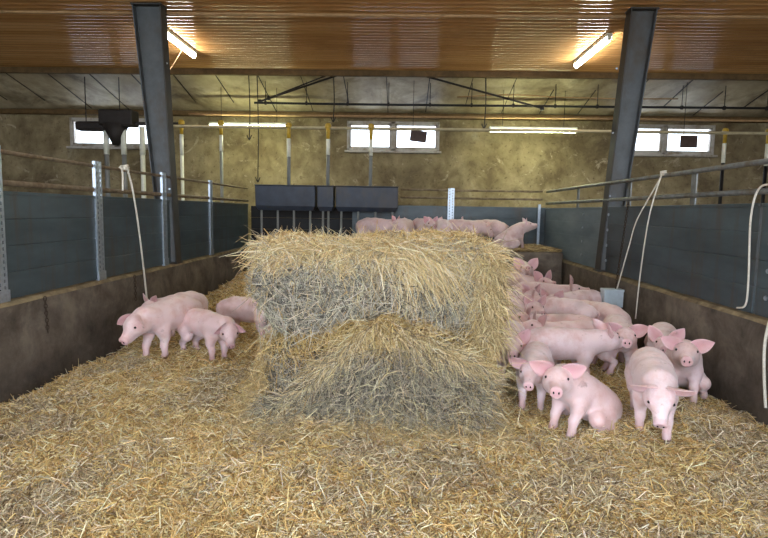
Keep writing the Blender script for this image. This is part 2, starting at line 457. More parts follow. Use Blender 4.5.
# back boards of the pen
m = MB()
for k in range(4): m.box(-1.0, XR+.2, YB, YB+.035, PZ-.15+.24*k+.003, PZ-.15+.24*(k+1)-.003); m.box(-1.0, XR+.2, YB+.008, YB+.027, PZ-.155+.24*k, PZ-.14+.24*k)
tag(m.build('pen_divider', 'slate_board', bevel=.004), 'dark slate board panel closing the back of the pen behind the pigs', 'panel')
m = MB()
for k in range(7): m.box(XL, -1.02, YBL-.05, YBL-.015, -.1+.255*k, -.1+.255*(k+1)-.005)
tag(m.build('pen_divider', 'black_pipe', bevel=.004), 'dark board panel behind the feed hoppers', 'panel')
# neighbouring pens beyond the side walls
for x0, x1, lb in ((-10.9, XL-.25, 'dark board fence of the neighbouring pen on the left'), (XR+.25, 10.9, 'dark board fence of the neighbouring pen on the right')):
    m = MB()
    for k in range(6): m.box(x0, x1, 12.4, 12.44, -.15+.3*k, -.15+.3*(k+1)-.006)
    tag(m.build('board_fence', 'slate_board'), lb, 'fence')

# feed hoppers
def hopper(x0, x1, y0, y1, label, n_tubes):
    r = thing('feed_hopper', label, 'feeder', ((x0+x1)/2, (y0+y1)/2, .32), 'dark feed hoppers at the back of the pen')
    ox, oy, oz = r.location
    w = (x1-x0)/2; d = (y1-y0)/2
    v = []
    for z, sx, sy in ((1.27, w-.06, d*.55), (1.36, w-.012, d*.8), (1.75, w-.012, d), (1.78, w, d+.02)):
        v += [(-sx, -sy, z), (sx, -sy, z), (sx, sy, z), (-sx, sy, z)]
    f = [(0, 3, 2, 1)]
    for k in range(3):
        for j in range(4): f.append((4*k+j, 4*k+(j+1) % 4, 4*k+4+(j+1) % 4, 4*k+4+j))
    f.append((12, 13, 14, 15))
    MB().add(v, f).build('hopper_bin', 'dark_hopper', r, bevel=.012)
    MB().box(-w+.04, w-.04, -d*.5, d*.5, -.1, .22).build('trough', 'dark_hopper', r, bevel=.02)
    for k in range(n_tubes):
        x = -w+.12+(2*w-.24)*k/max(1, n_tubes-1)
        MB().tube([(x, -d*.45, .05), (x, -d*.45, 1.32)], .022, 8).build('stand_pipe', 'grey_tube', r, smooth=True)
    return r
hopper(-2.93, -1.70, 11.12, 11.5, 'wide dark feed hopper nearest the left wall of the pen', 4)
hopper(-1.68, -1.33, 11.12, 11.5, 'narrow dark feed hopper between the two wide ones', 2)
hopper(-1.31, -.04, 11.12, 11.5, 'wide dark feed hopper directly left of the pigs on the platform', 4)

# ------------------------------------------------------------------ steel pillars (tapered I sections)
def pillar(s, xb_in, xb_out, xt_in, xt_out, y, label):
    r = thing('steel_pillar', label, 'pillar', (xb_in, y, CURB))
    z0, z1 = 0, 4.485-CURB
    X = lambda x: x-xb_in
    def plate(xa0, xa1, xb0, xb1, yw, za, zb, m):
        v = [(xa0, -yw, za), (xa1, -yw, za), (xa1, yw, za), (xa0, yw, za), (xb0, -yw, zb), (xb1, -yw, zb), (xb1, yw, zb), (xb0, yw, zb)]
        m.add(v, [(0, 3, 2, 1), (4, 5, 6, 7), (0, 1, 5, 4), (1, 2, 6, 5), (2, 3, 7, 6), (3, 0, 4, 7)])
    wb = MB(); plate(X(xb_in), X(xb_out), X(xt_in), X(xt_out), .006, z0, z1, wb); wb.build('web', 'pillar_paint', r)
    fi = MB(); plate(X(xb_in)-.008, X(xb_in)+.008, X(xt_in)-.008, X(xt_in)+.008, .1, z0, z1, fi); fi.build('inner_flange', 'pillar_flange', r)
    fo = MB(); plate(X(xb_out)-.008, X(xb_out)+.008, X(xt_out)-.008, X(xt_out)+.008, .1, z0, z1, fo); fo.build('outer_flange', 'pillar_paint', r)
    st = MB()
    lo = min(X(xb_in), X(xb_out)); 
    tp = [X(xt_in), X(xt_out)]
    st.box(min(tp)-.02, max(tp)+.02, -.11, .11, z1-.02, z1+.0)
    st.box(lo-.03, max(X(xb_in), X(xb_out))+.02, -.12, .12, 0, .02)
    st.build('end_plate', 'pillar_flange', r)
    for k in range(3):
        MB().tube([(X(xb_in)*.5+X(xb_out)*.5, -.008, 1.1+k*.9), (X(xb_in)*.5+X(xb_out)*.5, -.022, 1.1+k*.9)], .014, 8).build('bolt', 'galvanised', r)
    return r
pillar(-1, -3.31, -3.52, -3.46, -3.86, 8.2, 'left tapered steel pillar rising from behind the board panels to the ceiling')
pillar(1, 2.93, 3.14, 3.17, 3.52, 8.25, 'right tapered steel pillar rising beside the low wall to the ceiling')

# ------------------------------------------------------------------ lamps
def tube_lamp(p0, p1, label, glow, hang=None, twin=False, r0=.028):
    p0 = Vector(p0); p1 = Vector(p1); mid = (p0+p1)/2; d = (p1-p0); L = d.length; a = math.atan2(d.y, d.x)
    r = thing('fluorescent_lamp', label, 'lamp', mid, 'fluorescent tube lamps', a)
    m = MB().box(-L/2, L/2, -.05, .05, .02, .075); m.build('housing', 'lamp_housing', r, bevel=.008)
    ys = (-.045, .045) if twin else (0,)
    for y in ys:
        tb_ = MB().tube([(-L/2+.03, y, -.012), (L/2-.03, y, -.012)], r0 if not twin else .02, 12).build('tube', glow, r, smooth=True)
        for s in (-1, 1):
            MB().box(min(s*L/2, s*(L/2-.02)), max(s*L/2, s*(L/2-.02)), y-.028, y+.028, -.045, .03).build('end_cap', 'lamp_housing', tb_, bevel=.004)
    if hang:
        for s in (-.35, .35):
            MB().tube([(L*s, 0, .07), (L*s, 0, hang-mid.z)], .006, 6).build('hanging_wire', 'dark_metal', r)
    return r
tube_lamp((-3.86, 9.15, 4.41), (-3.86, 10.5, 4.41), 'glowing tube lamp on the brown ceiling beside the left pillar', 'tube_glow', r0=.04)
tube_lamp((3.27, 9.25, 4.41), (3.27, 10.95, 4.41), 'glowing tube lamp on the brown ceiling left of the right pillar', 'tube_glow', r0=.04)
tube_lamp((-4.35, 12.7, 3.47), (-2.55, 12.7, 3.47), 'hanging tube lamp at the back, left of the middle window', 'tube_glow_green', hang=slope_z(12.7)-.03, twin=True)
tube_lamp((1.95, 12.7, 3.45), (3.88, 12.7, 3.45), 'hanging twin tube lamp at the back, right of the middle window', 'tube_glow_green', hang=slope_z(12.7)-.03, twin=True)
tube_lamp((-3.86, 4.2, 4.41), (-3.86, 5.7, 4.41), 'added ceiling tube lamp over the left side of the pen, out of the picture', 'tube_glow', r0=.04)  # added out of view to light backs and straw from above
tube_lamp((3.27, 4.2, 4.41), (3.27, 5.7, 4.41), 'added ceiling tube lamp over the right side of the pen, out of the picture', 'tube_glow', r0=.04)  # its added counterpart on the right, also only for brightness
tube_lamp((-1.2, 1.2, 4.41), (.3, 1.2, 4.41), 'added unseen ceiling tube lamp above the near end of the pen', 'tube_glow', r0=.04)  # third added lamp, unseen, lifts the foreground light
# lamp cord on the left pillar
tag(MB().tube(bez([(-3.86, 10.0, 4.42), (-3.93, 9.7, 4.05), (-4.0, 9.3, 3.6), (-4.02, 9.1, 3.1)], 8), .008, 6).build('lamp_cord', 'tan_pipe', smooth=True), 'thin pale cord hanging from the left ceiling lamp beside the pillar', 'cord')

# ------------------------------------------------------------------ pipes under the ceiling
def pipe(name, pts, r, mat, label, cat='pipe'):
    return tag(MB().tube(bez(pts, 8), r, 10).build(name, mat, smooth=True), label, cat)
pipe('ceiling_pipe', [(-10.9, 8.35, 4.45), (-4, 8.35, 4.43), (0, 8.35, 4.42), (4, 8.35, 4.43), (10.9, 8.35, 4.45)], .022, 'tan_pipe', 'thin tan pipe running across the brown ceiling at the pillar tops')
bp = pipe('water_pipe', [(-3.25, 12.4, 3.93), (0, 12.4, 3.92), (10.9, 12.4, 3.94)], .026, 'black_pipe', 'black water pipe hung below the pale sloping ceiling')
for x in np.arange(-3.0, 10.8, .9):
    MB().tube([(x-.02, 12.4, 3.93), (x+.02, 12.4, 3.93)], .045, 10).build('pipe_clip', 'dark_metal', bp)
    MB().tube([(x, 12.4, 3.96), (x, 12.4, slope_z(12.4)-.03)], .008, 6).build('hanger', 'dark_metal', bp)
pipe('feed_auger_pipe', [(-4.9, 11.4, 3.26), (0, 11.4, 3.26), (4.0, 11.4, 3.26), (10.9, 11.4, 3.26)], .032, 'feed_pipe', 'long pale feed pipe crossing in front of the windows')
pipe('feed_auger_pipe', [(-4.9, 12.9, 3.75), (0, 12.9, 3.75), (4.5, 12.9, 3.76), (10.9, 12.9, 3.74)], .028, 'tan_pipe', 'tan pipe running above the windows under the wooden beam')
pipe('cable', [(1.2, 12.6, 4.14), (2.4, 12.6, 4.20), (3.4, 12.6, 4.16), (4.6, 12.6, 4.14), (6, 12.6, 4.15)], .014, 'tan_pipe', 'wavy brown cable under the pale sloping ceiling right of the middle', 'cable')
# diagonal braces
def brace(a, b, label, r=.022):
    m = MB().tube([a, b], r, 8); 
    m.tube([Vector(a)-Vector((0, 0, .04)), Vector(a)+Vector((0, 0, .04))], r*2, 8)
    tag(m.build('roof_brace', 'dark_metal'), label, 'brace', 'dark diagonal roof braces')
brace((-3.15, 12.5, 3.98), (-1.25, 12.0, 4.48), 'long dark diagonal brace rising from the left end of the black pipe')
brace((-2.9, 12.25, 4.0), (-1.55, 11.95, 4.44), 'second dark diagonal brace close under the long one', .016)
brace((3.0, 12.3, 3.86), (.38, 12.0, 4.46), 'dark diagonal brace right of the middle window')
for x, z0, lb in ((-3.12, 2.2, 'leftmost dark hanging wire above the hoppers'), (-3.3, 3.1, 'short dark hanging wire left of the hoppers'), (-1.48, 3.5, 'dark hook hanging left of the middle window'), (1.75, 3.4, 'dark hook hanging right of the middle window')):
    m = MB().tube(bez([(x, 12.15, slope_z(12.15)-.02), (x+.02, 12.15, (z0+4.4)/2), (x, 12.15, z0)], 6), .012, 6)
    m.tube(bez([(x-.05, 12.15, z0+.1), (x, 12.15, z0), (x+.05, 12.15, z0+.1)], 5), .012, 6)
    tag(m.build('hanging_hook', 'dark_metal'), lb, 'hook', 'dark hooks and wires under the sloping ceiling')

# drop pipes with yellow collars
def drop(x, y, zt, zm, zb, label, low='grey_tube'):
    r = thing('drop_pipe', label, 'pipe', (x, y, zb), 'feed drop pipes')
    MB().tube([(0, 0, zt-zb-.02), (0, 0, zt-zb+.05), (0, 0, zt-zb-.28)][1:], [.05, .034], 12).build('collar', 'yellow_plastic', r, smooth=True)
    MB().tube([(0, 0, zt-zb-.05), (0, 0, zt-zb+.03)], .066, 12).build('clamp', 'yellow_plastic', r, bevel=.01)
    MB().tube([(0, 0, zt-zb-.26), (0, 0, zm-zb)], .04, 12).build('clear_sleeve', 'clear_tube', r, smooth=True)
    MB().tube([(0, 0, zm-zb+.02), (0, 0, 0)], .036, 12).build('lower_tube', low, r, smooth=True)
drop(-4.80, 12.2, 3.46, 2.75, -.15, 'drop pipe between left pillar and back lamp', 'clear_tube')
drop(-3.93, 12.2, 3.46, 2.85, -.15, 'drop pipe under the left back lamp')
drop(-2.29, 11.4, 3.30, 2.68, 2.05, 'drop pipe over the wide hopper nearest the left wall')
drop(-1.49, 11.4, 3.30, 2.72, 2.05, 'drop pipe over the narrow middle hopper')
drop(-.62, 11.4, 3.30, 2.72, 2.05, 'drop pipe over the right hopper, in front of the middle window')
drop(6.85, 12.2, 3.42, 2.75, -.15, 'drop pipe with black lower half right of the right window', 'black_pipe')
drop(7.75, 12.2, 3.42, 2.7, -.15, 'drop pipe with black lower half at the right picture edge', 'black_pipe')
# feed drive unit in front of left window
r = thing('feed_drive_unit', 'dark feed drive unit with three drop pipes in front of the left window', 'machine', (-6.35, 12.2, 1.2))
MB().box(-.2, .55, -.18, .18, 2.15, 2.5).build('gearbox', 'dark_metal', r, bevel=.04)
MB().box(-.75, -.1, -.12, .12, 2.05, 2.25).build('motor', 'dark_metal', r, bevel=.05)
MB().tube([(.1, 0, 2.2), (.1, 0, 1.75)], [.28, .07], 14).build('funnel', 'dark_metal', r, smooth=True)
MB().tube([(.2, 0, 2.45), (.2, 0, 3.2)], .011, 8).build('hanger', 'dark_metal', r)
MB().tube([(-.55, 0, 2.2), (-.55, 0, 3.2)], .011, 8).build('hanger', 'dark_metal', r)
for x, c0 in ((-.12, 'grey_tube'), (.27, 'grey_tube'), (.68, 'clear_tube')):
    MB().tube([(x, 0, 2.15), (x, 0, 1.55)], .06, 12).build('clear_sleeve', 'clear_tube', r, smooth=True)
    MB().tube([(x, 0, 1.56), (x, 0, 0)], .05, 12).build('lower_tube', c0, r, smooth=True)
tag(MB().tube([(-6.7, 12.2, 3.42), (-4.85, 12.2, 3.42)], .04, 10).build('feed_auger_pipe', 'dark_metal', smooth=True), 'dark pipe joining the left drive unit to the drop pipes', 'pipe')
# hanging plates in front of windows
def plate(x, y, z, w_, h_, ang, ztop, label):
    r = thing('hanging_plate', label, 'plate', (x, y, z), 'dark plates hanging in front of windows')
    R = Matrix.Rotation(ang, 4, 'Y')
    MB().box(-w_/2, w_/2, -.02, .02, -h_/2, h_/2, M4=R).build('plate', 'plate_dark', r, bevel=.01)
    MB().tube([(-.12, 0, h_/2-.02), (-.12, 0, ztop-z)], .006, 6).build('wire', 'dark_metal', r)
plate(.36, 12.3, 3.24, .36, .24, .12, slope_z(12.3), 'tilted dark plate hanging by a wire in the middle window')
plate(6.15, 12.3, 3.20, .36, .26, 0, slope_z(12.3), 'dark rectangular plate hanging in the right window')

# ------------------------------------------------------------------ ropes, chains, box
def rope(paths, label, r=.011, knot=None):
    m = MB()
    for p in paths: m.tube(bez(p, 8), r, 7)
    if knot:
        for k in range(3): 
            K = Vector(knot)+Vector((0, 0, -.02*k)); m.tube([K+Vector((.03*math.cos(t_), .03*math.sin(t_), .004*t_)) for t_ in np.linspace(0, 2*PI, 12)], r, 6)
    return tag(m.build('rope', 'white_rope', smooth=True), label, 'rope', 'pale ropes hung on the pen rails')
rx = XL+.04
rope([[(pxl-.07, 6.72, 2.05), (pxl-.035, 6.74, 2.10), (pxl+.03, 6.76, 2.02), (rx-.03, 6.82, 1.7), (rx, 6.9, 1.1), (rx, 7.02, .42)],
      [(pxl-.035, 6.70, 2.09), (pxl+.03, 6.62, 2.0), (pxl+.035, 6.6, 1.80)]], 'pale rope looped over the left rail and hanging down to the pigs', .012, (pxl+.02, 6.72, 2.08))
qx = XR-.035
rope([[(rp-.0, 6.5, 2.105), (rp-.04, 6.5, 2.06), (qx, 6.55, 1.6), (qx-.01, 6.66, .95), (qx-.01, 6.72, .36)],
      [(rp-.02, 6.5, 2.10), (rp-.05, 6.6, 1.95), (qx-.0, 6.88, 1.55), (qx, 7.05, 1.25), (XR-.10, 7.2, .66)]], 'pale rope knotted to the right rail above the grey box', .0085, (rp-.02, 6.5, 2.09))
rope([[(rp-.03, 4.45, 1.85), (rp-.035, 4.55, 1.865), (rp-.05, 4.72, 1.84), (rp-.06, 4.78, 1.6), (rp-.05, 4.76, 1.1), (rp-.03, 4.8, .86), (rp-.04, 4.9, .81)]], 'pale rope hanging from the lower right rail over the boards', .009)
rope([[(XR-.02, 4.36, .80), (XR-.04, 4.36, .62), (XR-.04, 4.34, .4), (XR-.03, 4.3, .12)]], 'short pale rope against the low wall at the right picture edge', .012)
def chain(a, b, label):
    a = Vector(a); b = Vector(b); n = max(2, int((b-a).length/.034)); m = MB(); d = (b-a).normalized()
    for k in range(n):
        c = a.lerp(b, (k+.5)/n); u = d.orthogonal().normalized(); 
        if k % 2: u = d.cross(u)
        pts = [c+d*(.024*math.cos(q_))+u*(.013*math.sin(q_)) for q_ in np.linspace(0, 2*PI, 9)]
        m.tube(pts, .0045, 5, cap=False)
    return tag(m.build('chain', 'rusty_chain', smooth=True), label, 'chain', 'rusty chains at the pen walls')
chain((XL+.02, 5.0, .76), (XL+.02, 5.02, .42), 'rusty chain hanging on the left low wall, nearer the camera')
chain((XL+.02, 6.75, .76), (XL+.02, 6.76, .45), 'rusty chain hanging on the left low wall beside the rope end')
chain((rp-.05, 7.35, 1.78), (XR-.12, 7.2, .66), 'rusty chain from the right rail down to the grey box')
r = thing('hanging_box', 'grey box hanging on a chain against the right low wall', 'box', (XR-.13, 7.2, .42))
MB().box(-.15, .1, -.06, .09, 0, .23).build('box_body', 'box_grey', r, bevel=.012)
MB().box(-.155, .105, -.065, .095, .2, .235).build('lid', 'box_grey', r, bevel=.008)

# ------------------------------------------------------------------ straw strands
def strands(P0, D, L, N, sag, w, cols, seed=0):
    """P0 centre (n,3), D unit direction, L length, N surface normal, sag bend, w half width, cols (n,3)"""
    n = len(P0)
    a = P0-D*L[:, None]*.5; b = P0+N*sag[:, None]; c = P0+D*L[:, None]*.5
    pts = np.stack([a, b, c], 1)
    return pts, w, cols
def strand_mesh(name, parts, mat='straw', parent=None):
    pts = np.concatenate([p[0] for p in parts]); w = np.concatenate([p[1] for p in parts]); col = np.concatenate([p[2] for p in parts])
    n, m, _ = pts.shape
    d = pts[:, -1]-pts[:, 0]; d /= np.linalg.norm(d, axis=1, keepdims=True)+1e-9
    rnd = rng.normal(size=(n, 3)); s = np.cross(d, rnd); s /= np.linalg.norm(s, axis=1, keepdims=True)+1e-9
    u = np.cross(d, s)
    offs = np.stack([s*math.cos(q_)+u*math.sin(q_) for q_ in (0, 2.094, 4.189)], 1)*w[:, None, None]
    taper = np.ones(m); taper[-1] = .55
    V = pts[:, :, None, :]+offs[:, None, :, :]*taper[None, :, None, None]
    V = V.reshape(-1, 3)
    base = (np.arange(n)*m*3)[:, None, None]
    q = []
    for i in range(m-1):
        for k in range(3):
            q.append([i*3+k, i*3+(k+1) % 3, (i+1)*3+(k+1) % 3, (i+1)*3+k])
    F = (base+np.array(q)[None]).reshape(-1)
    me = bpy.data.meshes.new(name); nf = len(F)//4
    me.vertices.add(len(V)); me.vertices.foreach_set('co', V.astype(np.float32).ravel())
    me.loops.add(len(F)); me.loops.foreach_set('vertex_index', F.astype(np.int32))
    me.polygons.add(nf); me.polygons.foreach_set('loop_start', np.arange(0, nf*4, 4, dtype=np.int32))
    me.update(calc_edges=True)
    at = me.attributes.new('straw_colour', 'FLOAT_COLOR', 'POINT')
    cc = np.ones((n, m*3, 4), np.float32); cc[:, :, :3] = col[:, None, :]
    at.data.foreach_set('color', cc.ravel())
    me.materials.append(M[mat])
    o = bpy.data.objects.new(name, me); C.objects.link(o)
    if parent: o.parent = parent
    return o
def palette(n, cols, wts, j=.12):
    cs = np.array([srgb(*c)[:3] for c in cols]); wts = np.array(wts, float); wts /= wts.sum()
    k = rng.choice(len(cols), n, p=wts); c = cs[k]*(1+rng.normal(0, j, (n, 1)))*(1+rng.normal(0, .03, (n, 3)))
    return np.clip(c, .01, .95)

# floor strands, denser towards the viewer's end of the pen
def floor_strands(n, near, far):
    u = rng.random(n); y = 1/((1/near)*(1-u)+(1/far)*u)          # density ~ 1/y^2
    x = rng.uniform(XL+.03, XR-.03, n)
    keep = ~((x > BX0+.12) & (x < BX1-.12) & (y > BY0+.12) & (y < BY1-.12)) & ~((x > PX0) & (y > PY0))
    x = x[keep]; y = y[keep]; n = len(x)
    az = rng.uniform(0, 2*PI, n); el = rng.normal(0, .28, n)
    tuft = vnoise(x, y, 11, 3.0)
    el = el+np.where(rng.random(n) < .05, rng.uniform(.3, 1.0, n), 0)
    D = np.stack([np.cos(az)*np.cos(el), np.sin(az)*np.cos(el), np.sin(el)], 1)
    L = np.clip(rng.lognormal(-2.75, .45, n), .03, .17)
    z = floor_z(x, y)+.006+rng.random(n)*.03+np.abs(np.sin(el))*L*.35
    P = np.stack([x, y, z], 1); Nn = np.tile([[0, 0, 1.]], (n, 1))
    gold = palette(n, [(236, 214, 160), (222, 192, 128), (200, 166, 104), (246, 232, 196), (146, 116, 74)], [3, 4, 2.6, 2.0, 1.4])
    grey = palette(n, [(216, 200, 166), (194, 174, 136), (166, 146, 112), (232, 220, 196), (128, 112, 88)], [3, 3, 2.2, 1.6, 1.3])
    g = np.clip(.27+1.5*vnoise(x, y, 21, 1.6)+1.3*vnoise(x, y, 4, 4)+.10*(3.8-y), .04, .85)
    # fresh gold litter farther back and on the left
    g = np.clip(g-.5*np.clip((y-5)/3, 0, 1), 0, 1)
    pick = rng.random(n) < g
    col = np.where(pick[:, None], grey, gold)
    w = rng.uniform(.0016, .0040, n)*np.clip(y/4.5, 1, 2.0)
    return strands(P, D, L, Nn, rng.normal(0, .012, n), w, col)
fsn = strand_mesh('bedding_straw', [floor_strands(250000, 2.1, 11.4)])
fsn.parent = bed; tag(fsn, kind='stuff')

# ------------------------------------------------------------------ bales
def bale_surface(x0, x1, y0, y1, z0, z1, rnd, shape, seed, n=46):
    """rounded box pushed around by shape(p) -> displaced verts, quads"""
    cx, cy, cz = (x0+x1)/2, (y0+y1)/2, (z0+z1)/2; hx, hy, hz = (x1-x0)/2, (y1-y0)/2, (z1-z0)/2
    V = []; Q = []
    def face(fn, nu, nv):
        b = len(V)
        for i in range(nu+1):
            for j in range(nv+1): V.append(fn(2*i/nu-1, 2*j/nv-1))
        for i in range(nu):
            for j in range(nv): Q.append((b+i*(nv+1)+j, b+(i+1)*(nv+1)+j, b+(i+1)*(nv+1)+j+1, b+i*(nv+1)+j+1))
    a = n; c = n//2
    face(lambda u, v: (u, -1, v), a, c); face(lambda u, v: (-u, 1, v), a, c)
    face(lambda u, v: (1, u, v), c, c); face(lambda u, v: (-1, -u, v), c, c)
    face(lambda u, v: (u, v, 1), a, c); face(lambda u, v: (u, -v, -1), a, c)
    V = np.array(V, float)
    P = V*np.array([hx, hy, hz]); inner = np.clip(P, -np.array([hx, hy, hz])+rnd, np.array([hx, hy, hz])-rnd)
    d = P-inner; ln = np.linalg.norm(d, axis=1, keepdims=True); nrm = d/np.maximum(ln, 1e-6)
    P = inner+nrm*rnd+np.array([cx, cy, cz])
    disp = .11*vnoise(P[:, 0]+seed, P[:, 1], P[:, 2], 3.2)+.075*vnoise(P[:, 0]+seed, P[:, 1], P[:, 2], 8)+.04*vnoise(P[:, 0], P[:, 1]+seed, P[:, 2], 20)
    P = P+nrm*disp[:, None]
    P = shape(P)
    return P, np.array(Q)
def make_bale(name, label, box, rnd, shape, seed, n_str, colour_fn, n_long, extra=None):
    P, Q = bale_surface(*box, rnd, shape, seed)
    r = bpy.data.objects.new(name, None); C.objects.link(r)
    r.location = ((box[0]+box[1])/2, (box[2]+box[3])/2, box[4]); tag(r, label, 'bale', 'stacked straw bales')
    L0 = np.array(r.location)
    me = bpy.data.meshes.new('packed_straw'); me.from_pydata((P-L0).tolist(), [], Q.tolist())
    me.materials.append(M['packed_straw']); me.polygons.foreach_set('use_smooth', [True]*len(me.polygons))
    b = bpy.data.objects.new('packed_straw', me); C.objects.link(b); b.parent = r
    # sample surface
    A = P[Q[:, 0]]; B = P[Q[:, 1]]; Cc = P[Q[:, 2]]; Dd = P[Q[:, 3]]
    nf = np.cross(Cc-A, Dd-B); ar = np.linalg.norm(nf, axis=1); nf = nf/np.maximum(ar[:, None], 1e-9)
    wts = ar*np.where(nf[:, 1] > .5, .15, 1)*np.where(nf[:, 2] < -.6, .2, 1)
    def sample(n, extra_w=1.0):
        ww = wts*extra_w; ww = ww/ww.sum()
        k = rng.choice(len(Q), n, p=ww); u = rng.random((n, 1)); v = rng.random((n, 1))
        p = (A[k]*(1-u)+B[k]*u)*(1-v)+(Dd[k]*(1-u)+Cc[k]*u)*v
        return p, nf[k]
    parts = []
    p, nn = sample(n_str)
    rv = rng.normal(size=p.shape); rv[:, 2] = rv[:, 2]*1.15-.15
    t_ = rv-nn*np.sum(rv*nn, 1, keepdims=True)+nn*rng.normal(0, .30, (len(p), 1)); t_ /= np.linalg.norm(t_, axis=1, keepdims=True)
    L = np.clip(rng.lognormal(-2.35, .5, len(p)), .03, .30)
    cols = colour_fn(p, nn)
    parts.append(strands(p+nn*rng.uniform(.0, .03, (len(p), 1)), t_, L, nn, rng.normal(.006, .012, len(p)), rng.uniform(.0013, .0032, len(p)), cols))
    # long sagging strands that hang over the edge: 5-point curves turned into two 3-point pieces
    p, nn = sample(n_long, np.where(nf[:, 2] > .25, 1.0, .35)*np.where(nf[:, 1] > .3, .1, 1))
    n = len(p)
    out = nn.copy(); out[:, 2] = 0; out += rng.normal(0, .6, out.shape)*np.array([1, .5, 0]); out[:, 1] -= .7
    out /= np.linalg.norm(out, axis=1, keepdims=True)
    L = rng.uniform(.12, .34, n); q0 = p+nn*.015
    up = rng.uniform(-.15, .45, n)
    q1 = q0+out*L[:, None]*.45; q1[:, 2] += L*up*.4
    q2 = q1+out*L[:, None]*.35; q2[:, 2] -= L*.30
    top = nn[:, 2] < .35
    q1[top] = q0[top]+out[top]*L[top, None]*.10+np.array([0, 0, -1])*L[top, None]*.35+rng.normal(0, .012, (top.sum(), 3))
    q2[top] = q1[top]+np.array([0, 0, -1])*L[top, None]*.4+rng.normal(0, .04, (top.sum(), 3))*np.array([1.4, .4, .5])
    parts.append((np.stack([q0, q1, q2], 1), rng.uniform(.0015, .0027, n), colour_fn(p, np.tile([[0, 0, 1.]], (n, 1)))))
    if extra: parts += extra()
    for i, pt in enumerate(parts): parts[i] = (pt[0]-L0, pt[1], pt[2])
    s = strand_mesh('loose_straw', parts, parent=r); tag(s, 'pale loose straw ends bristling from the bale', kind='stuff')
    return r
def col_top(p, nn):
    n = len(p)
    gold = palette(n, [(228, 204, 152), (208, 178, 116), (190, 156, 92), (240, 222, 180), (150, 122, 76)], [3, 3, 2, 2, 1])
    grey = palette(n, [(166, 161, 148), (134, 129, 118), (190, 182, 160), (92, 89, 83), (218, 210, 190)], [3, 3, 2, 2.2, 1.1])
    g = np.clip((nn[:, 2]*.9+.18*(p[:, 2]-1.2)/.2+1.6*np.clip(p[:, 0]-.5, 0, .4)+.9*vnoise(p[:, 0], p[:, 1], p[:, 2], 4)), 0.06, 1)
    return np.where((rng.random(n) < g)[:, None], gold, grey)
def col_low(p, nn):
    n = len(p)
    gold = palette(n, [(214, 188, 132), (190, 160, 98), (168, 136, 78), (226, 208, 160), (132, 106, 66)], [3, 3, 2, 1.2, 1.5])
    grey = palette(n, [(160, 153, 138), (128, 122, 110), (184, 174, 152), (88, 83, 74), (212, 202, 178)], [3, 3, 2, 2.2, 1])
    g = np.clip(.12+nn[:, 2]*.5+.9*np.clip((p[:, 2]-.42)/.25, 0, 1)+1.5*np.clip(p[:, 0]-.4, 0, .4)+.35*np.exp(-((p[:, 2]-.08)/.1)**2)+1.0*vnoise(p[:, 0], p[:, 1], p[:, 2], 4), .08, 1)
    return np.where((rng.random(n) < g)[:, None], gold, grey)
CREAM = [(234, 216, 172), (218, 194, 142), (200, 178, 134), (240, 230, 200), (170, 156, 128)]
def shape_up(P):
    P = P.copy(); x, y, z = P.T
    front = np.clip((4.7-y)/.7, 0, 1)
    h = np.clip((z-.62)/.75, 0, 1)
    u = np.clip((1.08-z)/.45, 0, 1)                                   # undercut below the bulge
    P[:, 0] += .17*u*np.clip((-.6-x)/.4, 0, 1)-.07*u*np.clip((x-.45)/.3, 0, 1)
    P[:, 1] += front*.06*u
    P[:, 1] += .06*np.exp(-((x+.17)/.04)**2)*front*(z < 1.3)           # seam between the two pressed flakes
    P[:, 1] += .05*np.exp(-((x-.5)/.12)**2)*front*(z < 1.2)
    P[:, 2] += (.025*np.sin(x*3.1+.6)-.05*np.clip((x-.45)/.35, 0, 1)**1.5)*h
    return P
def mound(x): return np.where(x < -.16, .80-1.15*np.abs(x+.16)**1.3, .80-.42*np.abs(x+.16)**1.2)
def shape_lo(P):
    P = P.copy(); x, y, z = P.T
    front = np.clip((4.75-y)/.7, 0, 1)
    hill = np.exp(-((x+.05)/.42)**2)
    P[:, 1] -= front*(.12*hill*np.clip((z-.1)/.3, 0, 1)+.09*np.clip((.3-z)/.3, 0, 1))
    P[:, 2] += front*np.clip((z-.4)/.3, 0, 1)*(.10*hill-.10*np.clip(np.abs(x)-.45, 0, .6))
    return P
def sprayed(q0, ang, L, drop, wig=.03):
    n = len(ang)
    q1 = q0+np.stack([np.sin(ang)*L*.55, -rng.uniform(.0, .06, n), -np.cos(ang)*L*.40+.01], 1)
    q2 = q1+np.stack([np.sin(ang)*L*.38, rng.uniform(-.03, .02, n), -np.cos(ang*.7)*L*drop], 1)+rng.normal(0, wig, (n, 3))*np.array([1, .3, 1])
    return np.stack([q0, q1, q2], 1)
def face_straws(n, x0, x1, z0, z1, y, cols, wts):
    # single crossing straws stuck to the pressed face
    q = np.stack([rng.uniform(x0, x1, n), y-rng.uniform(0, .045, n), rng.uniform(z0, z1, n)], 1)
    a = rng.uniform(0, 2*PI, n); D = np.stack([np.cos(a), rng.normal(0, .12, n), np.sin(a)], 1)
    return strands(q, D, rng.uniform(.08, .26, n), np.tile([[0, -1., 0]], (n, 1)), rng.normal(.01, .012, n), rng.uniform(.0014, .0026, n), palette(n, cols, wts))
